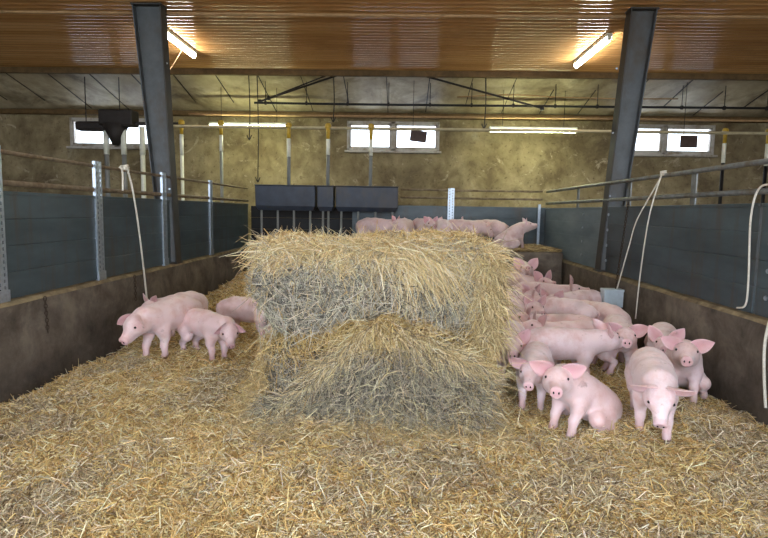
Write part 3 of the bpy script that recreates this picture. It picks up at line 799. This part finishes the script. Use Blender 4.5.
def fan_up():
    # spray of long straws falling across the right half of the upper bale
    n = 430
    x0 = rng.normal(.06, .13, n); z0 = 1.27+rng.normal(0, .05, n)-.35*np.clip(x0-.1, 0, 1); y0 = rng.uniform(3.90, 3.98, n)
    a = (sprayed(np.stack([x0, y0, z0], 1), rng.normal(.72, .38, n), rng.uniform(.18, .50, n), .62), rng.uniform(.0015, .0028, n), palette(n, CREAM, [3, 3, 2, 1.5, 1]))
    # straws breaking over the brow along the whole front
    n = 2600
    x0 = rng.uniform(-1.03, .69, n); z0 = 1.29+rng.normal(0, .04, n); y0 = rng.uniform(3.93, 4.08, n)
    b = (sprayed(np.stack([x0, y0, z0], 1), rng.normal(.1, 1.0, n), rng.uniform(.10, .28, n), .35, .02), rng.uniform(.0015, .0028, n), palette(n, CREAM, [3, 3, 2.4, 1.4, 1.6]))
    # cream litter lying crosswise on the top
    n = 6500
    x0 = rng.uniform(-1.06, .74, n); y0 = rng.uniform(3.98, 5.15, n); az = rng.normal(0, .9, n); el = rng.normal(0, .22, n)
    z0 = 1.33+.025*np.sin(x0*3.1+.6)-.05*np.clip((x0-.45)/.35, 0, 1)-.14*np.clip((4.10-y0)/.14, 0, 1)**1.5+rng.random(n)*.045
    D = np.stack([np.cos(az)*np.cos(el), np.sin(az)*np.cos(el), np.sin(el)], 1)
    c = strands(np.stack([x0, y0, z0], 1), D, rng.uniform(.07, .24, n), np.tile([[0, 0, 1.]], (n, 1)), rng.normal(.005, .012, n), rng.uniform(.0015, .0028, n), palette(n, CREAM, [3, 3.4, 2.6, 1.4, 1.4]))
    # stems bristling above the top edge
    n = 170
    q0 = np.stack([rng.uniform(-1.05, .72, n), rng.uniform(4.0, 5.2, n), np.full(n, 1.335)], 1)
    d = np.stack([rng.normal(0, .5, n), rng.normal(-.1, .4, n), rng.uniform(.4, 1, n)], 1); L = rng.uniform(.07, .17, n)[:, None]
    q1 = q0+d*L*.5; q2 = q1+d*L*.5+rng.normal(0, .01, (n, 3))
    e = (np.stack([q0, q1, q2], 1), rng.uniform(.0014, .0024, n), palette(n, CREAM, [3, 3, 2, 1, 1]))
    n = 260   # and out of both ends
    sd = np.where(rng.random(n) < .55, -1, 1)
    q0 = np.stack([np.where(sd < 0, rng.uniform(-1.10, -1.0, n), rng.uniform(.66, .72, n)), rng.uniform(3.95, 4.7, n), rng.uniform(.95, 1.38, n)], 1)
    d = np.stack([sd*rng.uniform(.2, .9, n), rng.normal(-.2, .3, n), rng.normal(-.1, .6, n)], 1); L = rng.uniform(.05, .13, n)[:, None]
    q1 = q0+d*L*.5; q2 = q1+d*L*.5+np.array([0, 0, -.02])
    f = (np.stack([q0, q1, q2], 1), rng.uniform(.0014, .0024, n), palette(n, CREAM, [2, 3, 3, 1, 2]))
    # golden straw on the right end
    n = 2200
    x0 = rng.uniform(.54, .73, n); z0 = rng.uniform(.68, 1.30, n); y0 = rng.uniform(3.90, 4.05, n)
    g = (sprayed(np.stack([x0, y0, z0], 1), rng.normal(.15, .8, n), rng.uniform(.07, .22, n), .5, .02), rng.uniform(.0014, .0027, n), palette(n, [(222, 202, 154), (198, 174, 124), (168, 144, 100), (236, 222, 182), (130, 112, 82)], [3, 3, 2, 1, 1.5]))
    h = face_straws(650, -1.0, .72, .68, 1.24, 3.95, [(206, 200, 182), (226, 214, 182), (180, 172, 152)], [3, 2, 3])
    return [a, b, c, e, f, g, h]
def fan_lo():
    # loose mound of straw slipping down both ways in front of the lower bale
    n = 2300; x0 = rng.uniform(-.80, .70, n); x0 = x0*.75+rng.normal(-.03, .14, n); x0 = np.clip(x0, -.85, .74)
    z0 = mound(x0)-.012+rng.normal(0, .03, n); y0 = 3.86+.10*(x0+.1)**2+rng.uniform(-.03, .06, n)
    t_ = (x0+.16)/.6
    a = (sprayed(np.stack([x0, y0, z0], 1), t_*.95+rng.normal(0, .62, n), rng.uniform(.08, .26, n), .5), rng.uniform(.0014, .0027, n), palette(n, [(228, 208, 162), (204, 180, 130), (164, 144, 106), (120, 110, 92), (242, 230, 196)], [3, 3, 2, 2, 1.2]))
    # straw of the crumbling face, running obliquely down
    n = 3000; x0 = rng.uniform(-.98, .68, n); z0 = rng.uniform(.06, .66, n)*np.clip(mound(x0)/.7, .4, 1); y0 = 3.90-.10*np.exp(-((x0+.05)/.42)**2)-.07*np.clip((.3-z0)/.3, 0, 1)+rng.uniform(-.03, .04, n)
    b = (sprayed(np.stack([x0, y0, z0], 1), np.clip(x0*1.2, -1, .6)+rng.normal(0, .9, n), rng.uniform(.06, .20, n), .45, .02), rng.uniform(.0013, .0026, n), palette(n, [(198, 186, 158), (162, 153, 132), (134, 127, 112), (220, 204, 162), (92, 86, 76)], [2.4, 3, 3, 1.8, 2]))
    # skirt of loose straw at the foot
    n = 2600; x0 = rng.uniform(-1.15, .82, n); y0 = 3.95-rng.random(n)**1.4*.34; z0 = floor_z(x0, y0)+rng.random(n)*.06+.01
    az = rng.uniform(0, 2*PI, n); el = rng.normal(0, .3, n)
    D = np.stack([np.cos(az)*np.cos(el), np.sin(az)*np.cos(el), np.sin(el)], 1)
    c = strands(np.stack([x0, y0, z0], 1), D, rng.uniform(.05, .18, n), np.tile([[0, 0, 1.]], (n, 1)), rng.normal(.01, .015, n), rng.uniform(.0014, .0028, n), palette(n, [(218, 194, 144), (194, 170, 124), (170, 150, 112), (232, 214, 172)], [3, 3, 2, 1.4]))
    n = 2600; s = rng.choice([-1, 1], n); k = rng.random(n)**1.6
    x0 = np.where(s < 0, -.95-k*.30, .64+k*.16); y0 = rng.uniform(3.85, 4.9, n); z0 = floor_z(x0, y0)+.02+rng.random(n)*.60*(1-k)
    az = rng.uniform(0, 2*PI, n); el = rng.normal(-.2, .6, n)
    D = np.stack([np.cos(az)*np.cos(el), np.sin(az)*np.cos(el), np.sin(el)], 1)
    d = strands(np.stack([x0, y0, z0], 1), D, rng.uniform(.06, .2, n), np.tile([[0, 0, 1.]], (n, 1)), rng.normal(.01, .015, n), rng.uniform(.0014, .0027, n), palette(n, [(216, 190, 134), (192, 164, 108), (168, 148, 106), (228, 210, 168)], [3, 3, 2, 1]))
    return [a, b, c, d]
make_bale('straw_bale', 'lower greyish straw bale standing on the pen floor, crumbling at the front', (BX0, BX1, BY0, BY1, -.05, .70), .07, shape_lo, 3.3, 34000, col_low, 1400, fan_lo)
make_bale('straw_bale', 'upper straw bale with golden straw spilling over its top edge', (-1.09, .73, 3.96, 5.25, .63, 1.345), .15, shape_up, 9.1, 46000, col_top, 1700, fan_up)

# straw scattered on the platform
n = 7000
x = rng.uniform(PX0, XR-.05, n); y = rng.uniform(PY0+.02, YB-.05, n); az = rng.uniform(0, 2*PI, n)
D = np.stack([np.cos(az), np.sin(az), rng.normal(0, .15, n)], 1)
ps = strand_mesh('platform_straw', [strands(np.stack([x, y, PZ+.01+rng.random(n)*.04], 1), D, rng.uniform(.06, .2, n), np.tile([[0, 0, 1.]], (n, 1)), rng.normal(0, .01, n), rng.uniform(.004, .006, n), palette(n, [(190, 168, 122), (160, 138, 96), (128, 108, 78)], [3, 3, 2]))])
tag(ps, 'thin straw litter lying on the raised concrete platform at the back', 'straw', kind='stuff')

# ------------------------------------------------------------------ pigs: smooth implicit bodies turned into one mesh each
def surface_nets(F, org, h):
    nx, ny, nz = F.shape
    inside = F < 0
    c = np.zeros((nx-1, ny-1, nz-1), int)
    acc = np.zeros((nx-1, ny-1, nz-1, 3)); cnt = np.zeros((nx-1, ny-1, nz-1))
    corners = [(i, j, k) for i in (0, 1) for j in (0, 1) for k in (0, 1)]
    S = lambda A, o: A[o[0]:nx-1+o[0], o[1]:ny-1+o[1], o[2]:nz-1+o[2]]
    for a in corners:
        for ax in range(3):
            if a[ax]: continue
            b = list(a); b[ax] = 1; b = tuple(b)
            fa = S(F, a); fb = S(F, b); m = (fa < 0) != (fb < 0)
            t = np.where(m, fa/np.where(m, fa-fb, 1), 0)
            for d in range(3):
                acc[..., d] += np.where(m, a[d]+(t if d == ax else 0), 0)
            cnt += m
    act = cnt > 0
    ids = -np.ones(act.shape, int); ids[act] = np.arange(act.sum())
    I = np.argwhere(act); V = (I+acc[act]/cnt[act][:, None])*h+org
    Q = []
    for ax in range(3):
        o1, o2 = (ax+1) % 3, (ax+2) % 3
        sl = [slice(1, -1)]*3; sl[ax] = slice(0, -1)
        a = inside[tuple(sl)]; sl2 = list(sl); sl2[ax] = slice(1, None); b = inside[tuple(sl2)]
        E = np.argwhere(a != b); 
        if not len(E): continue
        off = np.ones(3, int); off[ax] = 0; E0 = E+off
        sg = a[tuple(E.T)]
        def g(d1, d2):
            e = E0.copy(); e[:, o1] -= d1; e[:, o2] -= d2; return ids[tuple(e.T)]
        q = np.stack([g(1, 1), g(0, 1), g(0, 0), g(1, 0)], 1)
        q[~sg] = q[~sg][:, ::-1]; Q.append(q)
    return V, np.concatenate(Q)

def rotz(v, a): c, s = math.cos(a), math.sin(a); return np.array([v[0]*c-v[1]*s, v[0]*s+v[1]*c, v[2]])
def make_pig(x, y, heading, label, pose='stand', hyaw=0, hpitch=-15, scale=1.0, h=.0125, ears='up', z=None, walk=0, seed=0, ear_len=.155, bend=0, lean=0, ear_twist=(0, 0), fat=1.0, shade_tone=0):
    rs = np.random.default_rng(seed+100)
    prims = []                                    # (kind, data, k)
    A = lambda *v: np.array(v, float)
    def cone(a, b, ra, rb, k=.03): prims.append(('c', a, b, ra, rb, k))
    def ell(c, r, k=.03, ax=None): prims.append(('e', c, r, k, ax))
    B = lambda v: A(v[0], v[1]+bend*max(0, v[0])**2*2.0, v[2])
    legs = []
    if pose == 'stand':
        sp = [A(-.33, 0, .385), A(-.20, 0, .408), A(-.04, 0, .405), A(.12, 0, .392), A(.24, 0, .392), A(.33, 0, .41)]
        rr = [.118, .132, .138, .136, .122, .105]
        for s in (-1, 1):
            w1 = walk*s
            ell(A(-.30, s*.065, .34), A(.115, .075, .135), .04)
            hip = A(-.29, s*.085, .30); st = A(-.25+.03*w1, s*.088, .225); hk = A(-.355+.06*w1, s*.083, .15); ft = A(-.325+.09*w1, s*.083, .045); hf = A(-.30+.09*w1, s*.083, .018)
            legs.append(([hip, st, hk, ft, hf], [.083, .056, .033, .026, .027]))
            ell(A(.19, s*.075, .33), A(.085, .055, .125), .04)
            sh = A(.19, s*.085, .28); el = A(.175-.03*w1, s*.085, .215); kn = A(.205-.08*w1, s*.082, .13); ft = A(.20-.11*w1, s*.08, .045); hf = A(.222-.11*w1, s*.08, .018)
            legs.append(([sh, el, kn, ft, hf], [.062, .045, .033, .0265, .028]))
        ell(A(-.02, 0, .33), A(.26, .105, .095), .05)       # belly
    elif pose == 'sit':
        sp = [A(-.27, 0, .150), A(-.17, 0, .195), A(-.06, 0, .265), A(.04, 0, .335), A(.115, 0, .380), A(.17, 0, .415)]
        rr = [.135, .145, .142, .132, .118, .10]
        for s in (-1, 1):
            ell(A(-.20, s*.10, .135), A(.145, .075, .13), .04)
            legs.append(([A(-.14, s*.13, .13), A(-.02, s*.165, .13), A(-.14, s*.175, .045), A(-.04, s*.18, .03), A(-.01, s*.18, .022)], [.08, .058, .036, .028, .026]))
            ell(A(.08, s*.08, .29), A(.075, .055, .12), .04)
            legs.append(([A(.09, s*.09, .25), A(.10, s*.09, .20), A(.14, s*.085, .125), A(.15, s*.085, .045), A(.175, s*.085, .018)], [.06, .045, .034, .027, .028]))
        ell(A(-.10, 0, .20), A(.18, .125, .12), .05)
    else:   # lying on the belly
        sp = [A(-.33, 0, .135), A(-.20, 0, .15), A(-.04, 0, .155), A(.12, 0, .15), A(.24, 0, .16), A(.33, 0, .19)]
        rr = [.12, .138, .142, .138, .122, .10]
        for s in (-1, 1):
            ell(A(-.28, s*.09, .12), A(.14, .08, .12), .04)
            legs.append(([A(-.22, s*.12, .11), A(-.08, s*.16, .10), A(-.22, s*.17, .04), A(-.10, s*.18, .03), A(-.07, s*.18, .025)], [.08, .05, .034, .027, .026]))
            legs.append(([A(.17, s*.10, .13), A(.12, s*.12, .08), A(.24, s*.12, .035), A(.34, s*.12, .03), A(.36, s*.12, .025)], [.06, .045, .033, .027, .027]))
    sp = [B(p) for p in sp]
    rr = [q*fat for q in rr]
    for i in range(len(sp)-1): cone(sp[i], sp[i+1], rr[i], rr[i+1], .035)
    for pts, rad in legs:
        pts = [B(p) for p in pts]
        for i in range(len(pts)-1): cone(pts[i], pts[i+1], rad[i], rad[i+1], .022 if i else .04)
    # head
    yaw = math.radians(hyaw); pit = math.radians(hpitch)
    fwd = A(math.cos(pit)*math.cos(yaw), math.cos(pit)*math.sin(yaw), math.sin(pit))
    lat = A(-math.sin(yaw), math.cos(yaw), 0); up = np.cross(fwd, lat)
    ndir = fwd*.45+A(1, 0, .25 if hpitch > -30 else -.15)*.55; ndir /= np.linalg.norm(ndir)
    Hc = sp[-1]+ndir*.115
    R = np.stack([fwd, lat, up], 1)
    T = lambda a, b, c: Hc+R@A(a, b, c)
    cone(sp[-1], Hc, rr[-1], .088, .04)
    ell(T(0, 0, .0), A(.10, .086, .090), .03, R)
    cone(T(-.02, .035, -.045), T(-.02, -.035, -.045), .055, .055, .04)
    cone(T(.04, 0, -.005), T(.155, 0, -.035), .066, .043, .03)
    cone(T(.02, 0, -.055), T(.135, 0, -.075), .05, .026, .018)
    for s in (-1, 1): ell(T(.05, s*.055, .030), A(.030, .022, .020), .02, R); ell(T(.03, s*.062, -.02), A(.04, .025, .035), .03, R)
    prims.append(('d', T(.180, 0, -.040), fwd*1.0-up*.12, .046, .013, .012))
    # tail
    tb = sp[0]+A(-rr[0]*.93, 0, .055)
    tl = [tb, tb+A(-.03, .005, -.015), tb+A(-.045, .018, -.05), tb+A(-.035, .03, -.075)]
    for i in range(3): cone(tl[i], tl[i+1], [.014, .010, .008][i], [.010, .008, .007][i], .01)
    # bounds and field
    allp = np.array([p[1] for p in prims]+[p[2] for p in prims if p[0] == 'c'])
    lo = allp.min(0)-.17; hi = allp.max(0)+.17; lo[2] = max(lo[2], -.03)
    n = np.ceil((hi-lo)/h).astype(int)+1
    gx, gy, gz = np.meshgrid(*[lo[i]+np.arange(n[i])*h for i in range(3)], indexing='ij')
    G = np.stack([gx, gy, gz], -1).astype(np.float32)
    F = None
    for p in prims:
        if p[0] == 'c':
            _, a, b, ra, rb, k = p; ab = (b-a); L2 = max(ab@ab, 1e-9)
            ra_ = G-a.astype(np.float32); t_ = np.clip((ra_@ab.astype(np.float32))/L2, 0, 1)
            d = np.linalg.norm(ra_-t_[..., None]*ab.astype(np.float32), axis=-1)-(ra+(rb-ra)*t_)
        elif p[0] == 'e':
            _, c, r, k, ax = p; q = G-c.astype(np.float32)
            if ax is not None: q = q@ax.astype(np.float32)
            k0 = np.linalg.norm(q/r, axis=-1); k1 = np.linalg.norm(q/(r*r), axis=-1)+1e-6; d = k0*(k0-1)/k1
        else:
            _, c, nrm, r, th, k = p; nrm = nrm/np.linalg.norm(nrm); q = G-c.astype(np.float32); a = q@nrm
            rad = np.sqrt(np.maximum((q**2).sum(-1)-a*a, 0)); dx = rad-r+.008; dy = np.abs(a)-th+.008
            d = np.minimum(np.maximum(dx, dy), 0)+np.hypot(np.maximum(dx, 0), np.maximum(dy, 0))-.008
        if F is None: F = d
        else:
            hh = np.clip(.5+.5*(F-d)/k, 0, 1); F = F*(1-hh)+d*hh-k*hh*(1-hh)
    V, Q = surface_nets(F.astype(np.float64), lo, h)
    # relax a little
    if True:
        for _ in range(2):
            s_ = np.zeros_like(V); c_ = np.zeros(len(V))
            for e in ((0, 1), (1, 2), (2, 3), (3, 0)):
                np.add.at(s_, Q[:, e[0]], V[Q[:, e[1]]]); np.add.at(s_, Q[:, e[1]], V[Q[:, e[0]]]); np.add.at(c_, Q[:, e[0]], 1); np.add.at(c_, Q[:, e[1]], 1)
            V = V*.5+.5*s_/c_[:, None]
    flush = np.zeros(len(V)); 
    tip = T(.19, 0, -.04); dt = np.linalg.norm(V-tip, axis=1); flush = np.maximum(flush, np.clip(1.15-dt/.05, 0, .65))
    for s in (-1, 1):
        de = np.linalg.norm(V-T(.06, s*.07, .03), axis=1); flush = np.maximum(flush, .45*np.clip(1-de/.035, 0, 1))
    flush = np.maximum(flush, .35*np.clip((.16-V[:, 2])/.16, 0, 1) if pose == 'stand' else 0)
    grime_shade = .55*np.clip((.10-V[:, 2])/.10, 0, 1)*rs.uniform(.6, 1)
    grime_shade = np.maximum(grime_shade, np.clip((vnoise(V[:, 0]+seed*3.1, V[:, 1], V[:, 2], 5)-.22)*1.6, 0, .35))
    grime_shade = np.clip(grime_shade+shade_tone, 0, .8)  # backlit shade of the rear pigs, painted on top of the grime
    VV = [V]; QQ = [Q.tolist()]; MI = [np.where(V[Q].mean(1)[:, 2] < .026, 2, 0) if pose == 'stand' else np.zeros(len(Q), int)]
    FL = [flush]; GR = [grime_shade]; off = len(V)
    def addm(v, f, mi, fl, gr=0):
        nonlocal off
        v = np.array(v); VV.append(v); QQ.append([[i+off for i in q] for q in f]); MI.append(np.full(len(f), mi)); FL.append(np.full(len(v), fl) if np.isscalar(fl) else np.array(fl)); GR.append(np.full(len(v), gr)); off += len(v)
    def ball(c, r, mi, fl=0, sc=(1, 1, 1), n=8):
        v = []; f = []
        for i in range(n+1):
            for j in range(n):
                th = PI*i/n; ph = 2*PI*j/n
                v.append(c+R@(A(math.cos(th), math.sin(th)*math.cos(ph), math.sin(th)*math.sin(ph))*r*A(*sc)))
        for i in range(n):
            for j in range(n): f.append((i*n+j, i*n+(j+1) % n, (i+1)*n+(j+1) % n, (i+1)*n+j))
        addm(v, f, mi, fl)
    for s in (-1, 1):
        ball(T(.066, s*.0715, .030), .0115, 1)
        ball(T(.1955, s*.017, -.040), .0095, 1, 0, (.35, .7, 1.1), 8)
    # ears
    for s, tw in zip((-1, 1), ear_twist):
        base = T(-.03, s*.058, .062)
        if ears == 'up': ed = fwd*.22+lat*s*.62+up*.80
        elif ears == 'wide': ed = fwd*.25+lat*s*.95+up*.35
        elif ears == 'fwd': ed = fwd*.85+lat*s*.55+up*.25
        elif ears == 'flop': ed = fwd*.55+lat*s*.9-up*.05
        else: ed = -fwd*.35+lat*s*.45+up*.85
        ed = ed+lat*tw; ed /= np.linalg.norm(ed)
        face = fwd*.9+lat*s*.25-up*.1 if ears != 'fwd' else fwd*.3-up*.6+lat*s*.7
        face = face-ed*(face@ed); face /= np.linalg.norm(face); wd = np.cross(ed, face)
        nu, nv = 10, 8; W0 = .066*ear_len/.155
        front = []; back = []; fl = []
        for i in range(nu+1):
            u = i/nu; wv = W0*(.62+1.25*u-1.85*u**2.2)*(1 if u < 1 else 1)
            wv = max(wv, .004)*(1 if u < .97 else .6)
            for j in range(nv+1):
                v_ = 2*j/nv-1
                cup = (.038*(v_*v_)*(1-u*.5)+.0*u)*wv/W0
                fold = .022*math.sin(u*PI*.9)+(.045*u*u if ears in ('flop', 'fwd') else .012*u*u)
                c = base-ed*.02+ed*(ear_len*u)+wd*(wv*v_)+face*(cup-.01+fold*.4)-(up*.03*u*u if ears in ('flop', 'fwd') else 0)
                th = .0045*(1-v_**4)*(1-u**3)+.0012
                front.append(c+face*th); back.append(c-face*th); fl.append(.72-.3*abs(v_))
        v = front+back; K = len(front); f = []
        for i in range(nu):
            for j in range(nv):
                a = i*(nv+1)+j; b = a+1; c = a+nv+2; d = a+nv+1
                f.append((a, b, c, d)); f.append((K+a, K+d, K+c, K+b))
        rim = [i*(nv+1) for i in range(nu+1)]+[nu*(nv+1)+j for j in range(1, nv+1)]+[i*(nv+1)+nv for i in range(nu-1, -1, -1)]
        for a, b in zip(rim[:-1], rim[1:]): f.append((a, b, K+b, K+a))
        addm(v, f, 0, fl+[q_*.55 for q_ in fl])
    V = np.concatenate(VV)*scale; faces = [q for qq in QQ for q in qq]
    me = bpy.data.meshes.new('pig'); me.from_pydata(V.tolist(), [], faces)
    for m_ in ('pig_skin', 'pig_eye', 'hoof'): me.materials.append(M[m_])
    me.polygons.foreach_set('material_index', np.concatenate(MI).astype(np.int32)); me.polygons.foreach_set('use_smooth', [True]*len(me.polygons))
    a1 = me.attributes.new('flush', 'FLOAT', 'POINT'); a1.data.foreach_set('value', np.concatenate(FL).astype(np.float32))
    a2 = me.attributes.new('grime_shade', 'FLOAT', 'POINT'); a2.data.foreach_set('value', np.concatenate(GR).astype(np.float32))
    me.update()
    o = bpy.data.objects.new('pig', me); C.objects.link(o)
    if z is None: z = float(floor_z(x, y))+.0
    o.location = (x, y, z); o.rotation_euler = (0, math.radians(lean), math.radians(heading))
    tag(o, label, 'pig', 'young pink pigs')
    return o

F1, F2, F3 = .0095, .0125, .016
# left of the bales
make_pig(-2.44, 5.76, -106, 'pig with lowered head standing nearest the left low wall', hyaw=-6, hpitch=-30, scale=1.10, ears='flop', seed=1, h=F1, walk=.3)
make_pig(-2.03, 5.74, -36, 'pig standing between the left-wall pig and the bales, head turned to the camera', hyaw=-30, hpitch=-30, scale=.95, ears='flop', seed=2, h=F1)
make_pig(-2.74, 6.78, -112, 'pig mostly hidden behind the left-wall pig, rump and one ear showing', hyaw=-12, hpitch=-5, scale=1.0, ears='up', seed=3)
make_pig(-1.77, 6.50, -14, 'pig half hidden by the left side of the bales, rump to the left', hyaw=0, hpitch=-45, scale=.98, ears='flop', seed=4)
# right of the bales, front
make_pig(1.86, 4.00, -108, 'foremost pig walking head down towards the camera', hyaw=0, hpitch=-44, scale=1.0, ears='wide', walk=-.55, seed=5, h=F1, ear_len=0.175)
make_pig(1.34, 4.02, -148, 'pig sitting on its haunches in front, snout raised to the camera', pose='sit', hyaw=42, hpitch=2, scale=1.0, ears='wide', seed=6, h=F1, ear_len=.17)
make_pig(1.13, 4.50, -108, 'small pig standing behind the sitting one, facing the camera beside the bales', hyaw=0, hpitch=-10, scale=0.88, ears='wide', seed=7, h=F1, walk=.2, ear_len=.17)
make_pig(1.07, 5.15, -101, 'pig peeking out beside the right corner of the bales', hyaw=0, hpitch=4, scale=.98, ears='up', seed=8, h=F1, ear_len=.17)
make_pig(1.53, 5.10, 6, 'large pig standing side-on in the middle, head to the right', hyaw=10, hpitch=2, scale=.98, ears='back', seed=9, h=F1, ear_len=.17)
make_pig(1.80, 5.54, 176, 'pig side-on behind the large one, head to the left with raised ears', hyaw=12, hpitch=24, scale=.98, ears='up', seed=10, h=F1, ear_len=.18)
make_pig(1.80, 6.00, 163, 'pig in the third row, dark ears beside the bales', hyaw=15, hpitch=20, scale=.98, ears='up', seed=11, ear_len=.18)
make_pig(2.31, 5.78, -104, 'pig facing the camera between the large one and the low wall', hyaw=-3, hpitch=10, scale=1.05, ears='wide', seed=12, h=F1, ear_len=.175)
make_pig(2.64, 5.50, -113, 'pig with pricked ears looking over the two pigs at the right wall', hyaw=-2, hpitch=12, scale=1.0, ears='up', seed=13, h=F1, ear_len=.17)
make_pig(2.51, 4.86, -112, 'pig sitting at the right low wall, smiling snout to the camera', pose='sit', hyaw=-3, hpitch=6, scale=1.04, ears='wide', seed=14, h=F1, ear_len=.165)
# right, farther back
make_pig(2.46, 6.72, 108, 'pig seen from behind with curled tail, in front of the hanging grey box', hyaw=0, hpitch=-10, scale=1.0, seed=15)
make_pig(2.00, 6.80, 138, 'pig turned away with raised ears in the middle of the crowd', hyaw=30, hpitch=25, scale=1.0, seed=16, ears='up', ear_len=.19)
make_pig(1.32, 6.95, -35, 'pig behind the third row, close beside the bales', hyaw=-40, hpitch=5, scale=.98, seed=17, ear_len=.17)
make_pig(2.36, 7.25, 205, 'pig standing side-on left of the grey box', hyaw=25, hpitch=-8, scale=1.05, seed=18, shade_tone=0.12)
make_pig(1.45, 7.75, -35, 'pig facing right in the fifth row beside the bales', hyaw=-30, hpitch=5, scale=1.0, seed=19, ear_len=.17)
make_pig(2.02, 7.95, -6, 'pig with one tall upright ear, facing the right wall', hyaw=-8, hpitch=18, scale=1.08, seed=20, ears='up', ear_len=.21, shade_tone=0.12)
make_pig(1.90, 8.70, -50, 'pig with upright ear below the back platform', hyaw=-10, hpitch=20, scale=1.05, seed=21, h=F3, ear_len=.20, shade_tone=0.12)
make_pig(2.06, 9.30, -96, 'rearmost floor pig facing the camera with pricked ears', hyaw=0, hpitch=28, scale=1.12, seed=22, h=F3, ear_len=.20, shade_tone=0.12)
# on the platform, skin browned to stand for backlit shade
Pp = PZ+.005
make_pig(-.45, 10.55, -30, 'leftmost pig on the platform beside the hopper', z=Pp, hyaw=0, hpitch=5, scale=1.0, h=F3, seed=23, shade_tone=0.28)
make_pig(.08, 10.55, 75, 'second platform pig from the left, rump to the camera', z=Pp, hpitch=-25, scale=1.0, h=F3, seed=24, shade_tone=0.28)
make_pig(.42, 10.75, -70, 'platform pig with two raised ears facing the camera', z=Pp, hpitch=5, scale=1.0, h=F3, seed=25, shade_tone=0.28)
make_pig(.76, 10.4, 100, 'platform pig seen from behind, left of the perforated post', z=Pp, hpitch=-10, scale=1.0, h=F3, seed=26, shade_tone=0.28)
make_pig(1.17, 10.38, 8, 'platform pig side-on just in front of the perforated post', z=Pp, hpitch=-30, scale=1.0, h=F3, seed=27, shade_tone=0.28)
make_pig(1.62, 10.8, 172, 'platform pig side-on behind, its ears beside the post', z=Pp, hpitch=10, scale=1.0, h=F3, seed=28, shade_tone=0.28)
make_pig(2.10, 10.35, 22, 'rightmost platform pig with head lifted towards the corner', z=Pp, hpitch=18, hyaw=-18, scale=.98, h=F3, seed=29, pose='sit', shade_tone=0.28)

# ------------------------------------------------------------------ world, camera
W = bpy.data.worlds.new('World'); bpy.context.scene.world = W; W.use_nodes = True
bg = W.node_tree.nodes['Background']; bg.inputs[0].default_value = (.80, .88, 1.0, 1); bg.inputs[1].default_value = 3.2

cam = bpy.data.cameras.new('camera'); co = bpy.data.objects.new('camera', cam); C.objects.link(co)
cam.sensor_fit = 'HORIZONTAL'; cam.sensor_width = 36; cam.lens = 36*555/768; cam.clip_start = .05
pitch, yaw, roll = .1030, .0276, .0165
f0 = Vector((-math.sin(yaw), math.cos(yaw), 0)); r0 = Vector((math.cos(yaw), math.sin(yaw), 0)); uz = Vector((0, 0, 1))
fw = f0*math.cos(pitch)-uz*math.sin(pitch); u2 = f0*math.sin(pitch)+uz*math.cos(pitch)
rr_ = r0*math.cos(roll)+u2*math.sin(roll); uu = u2*math.cos(roll)-r0*math.sin(roll)
mt = Matrix((rr_, uu, -fw)).transposed().to_4x4(); mt.translation = (0, 0, 1.6)
co.matrix_world = mt
sc = bpy.context.scene; sc.camera = co
sc.view_settings.view_transform = 'Standard'; sc.view_settings.look = 'None'; sc.view_settings.gamma = 1
sc.view_settings.exposure = 1.24
sc.cycles.max_bounces = 8; sc.cycles.diffuse_bounces = 5
sc.cycles.use_denoising = True
sc.cycles.sample_clamp_indirect = 6
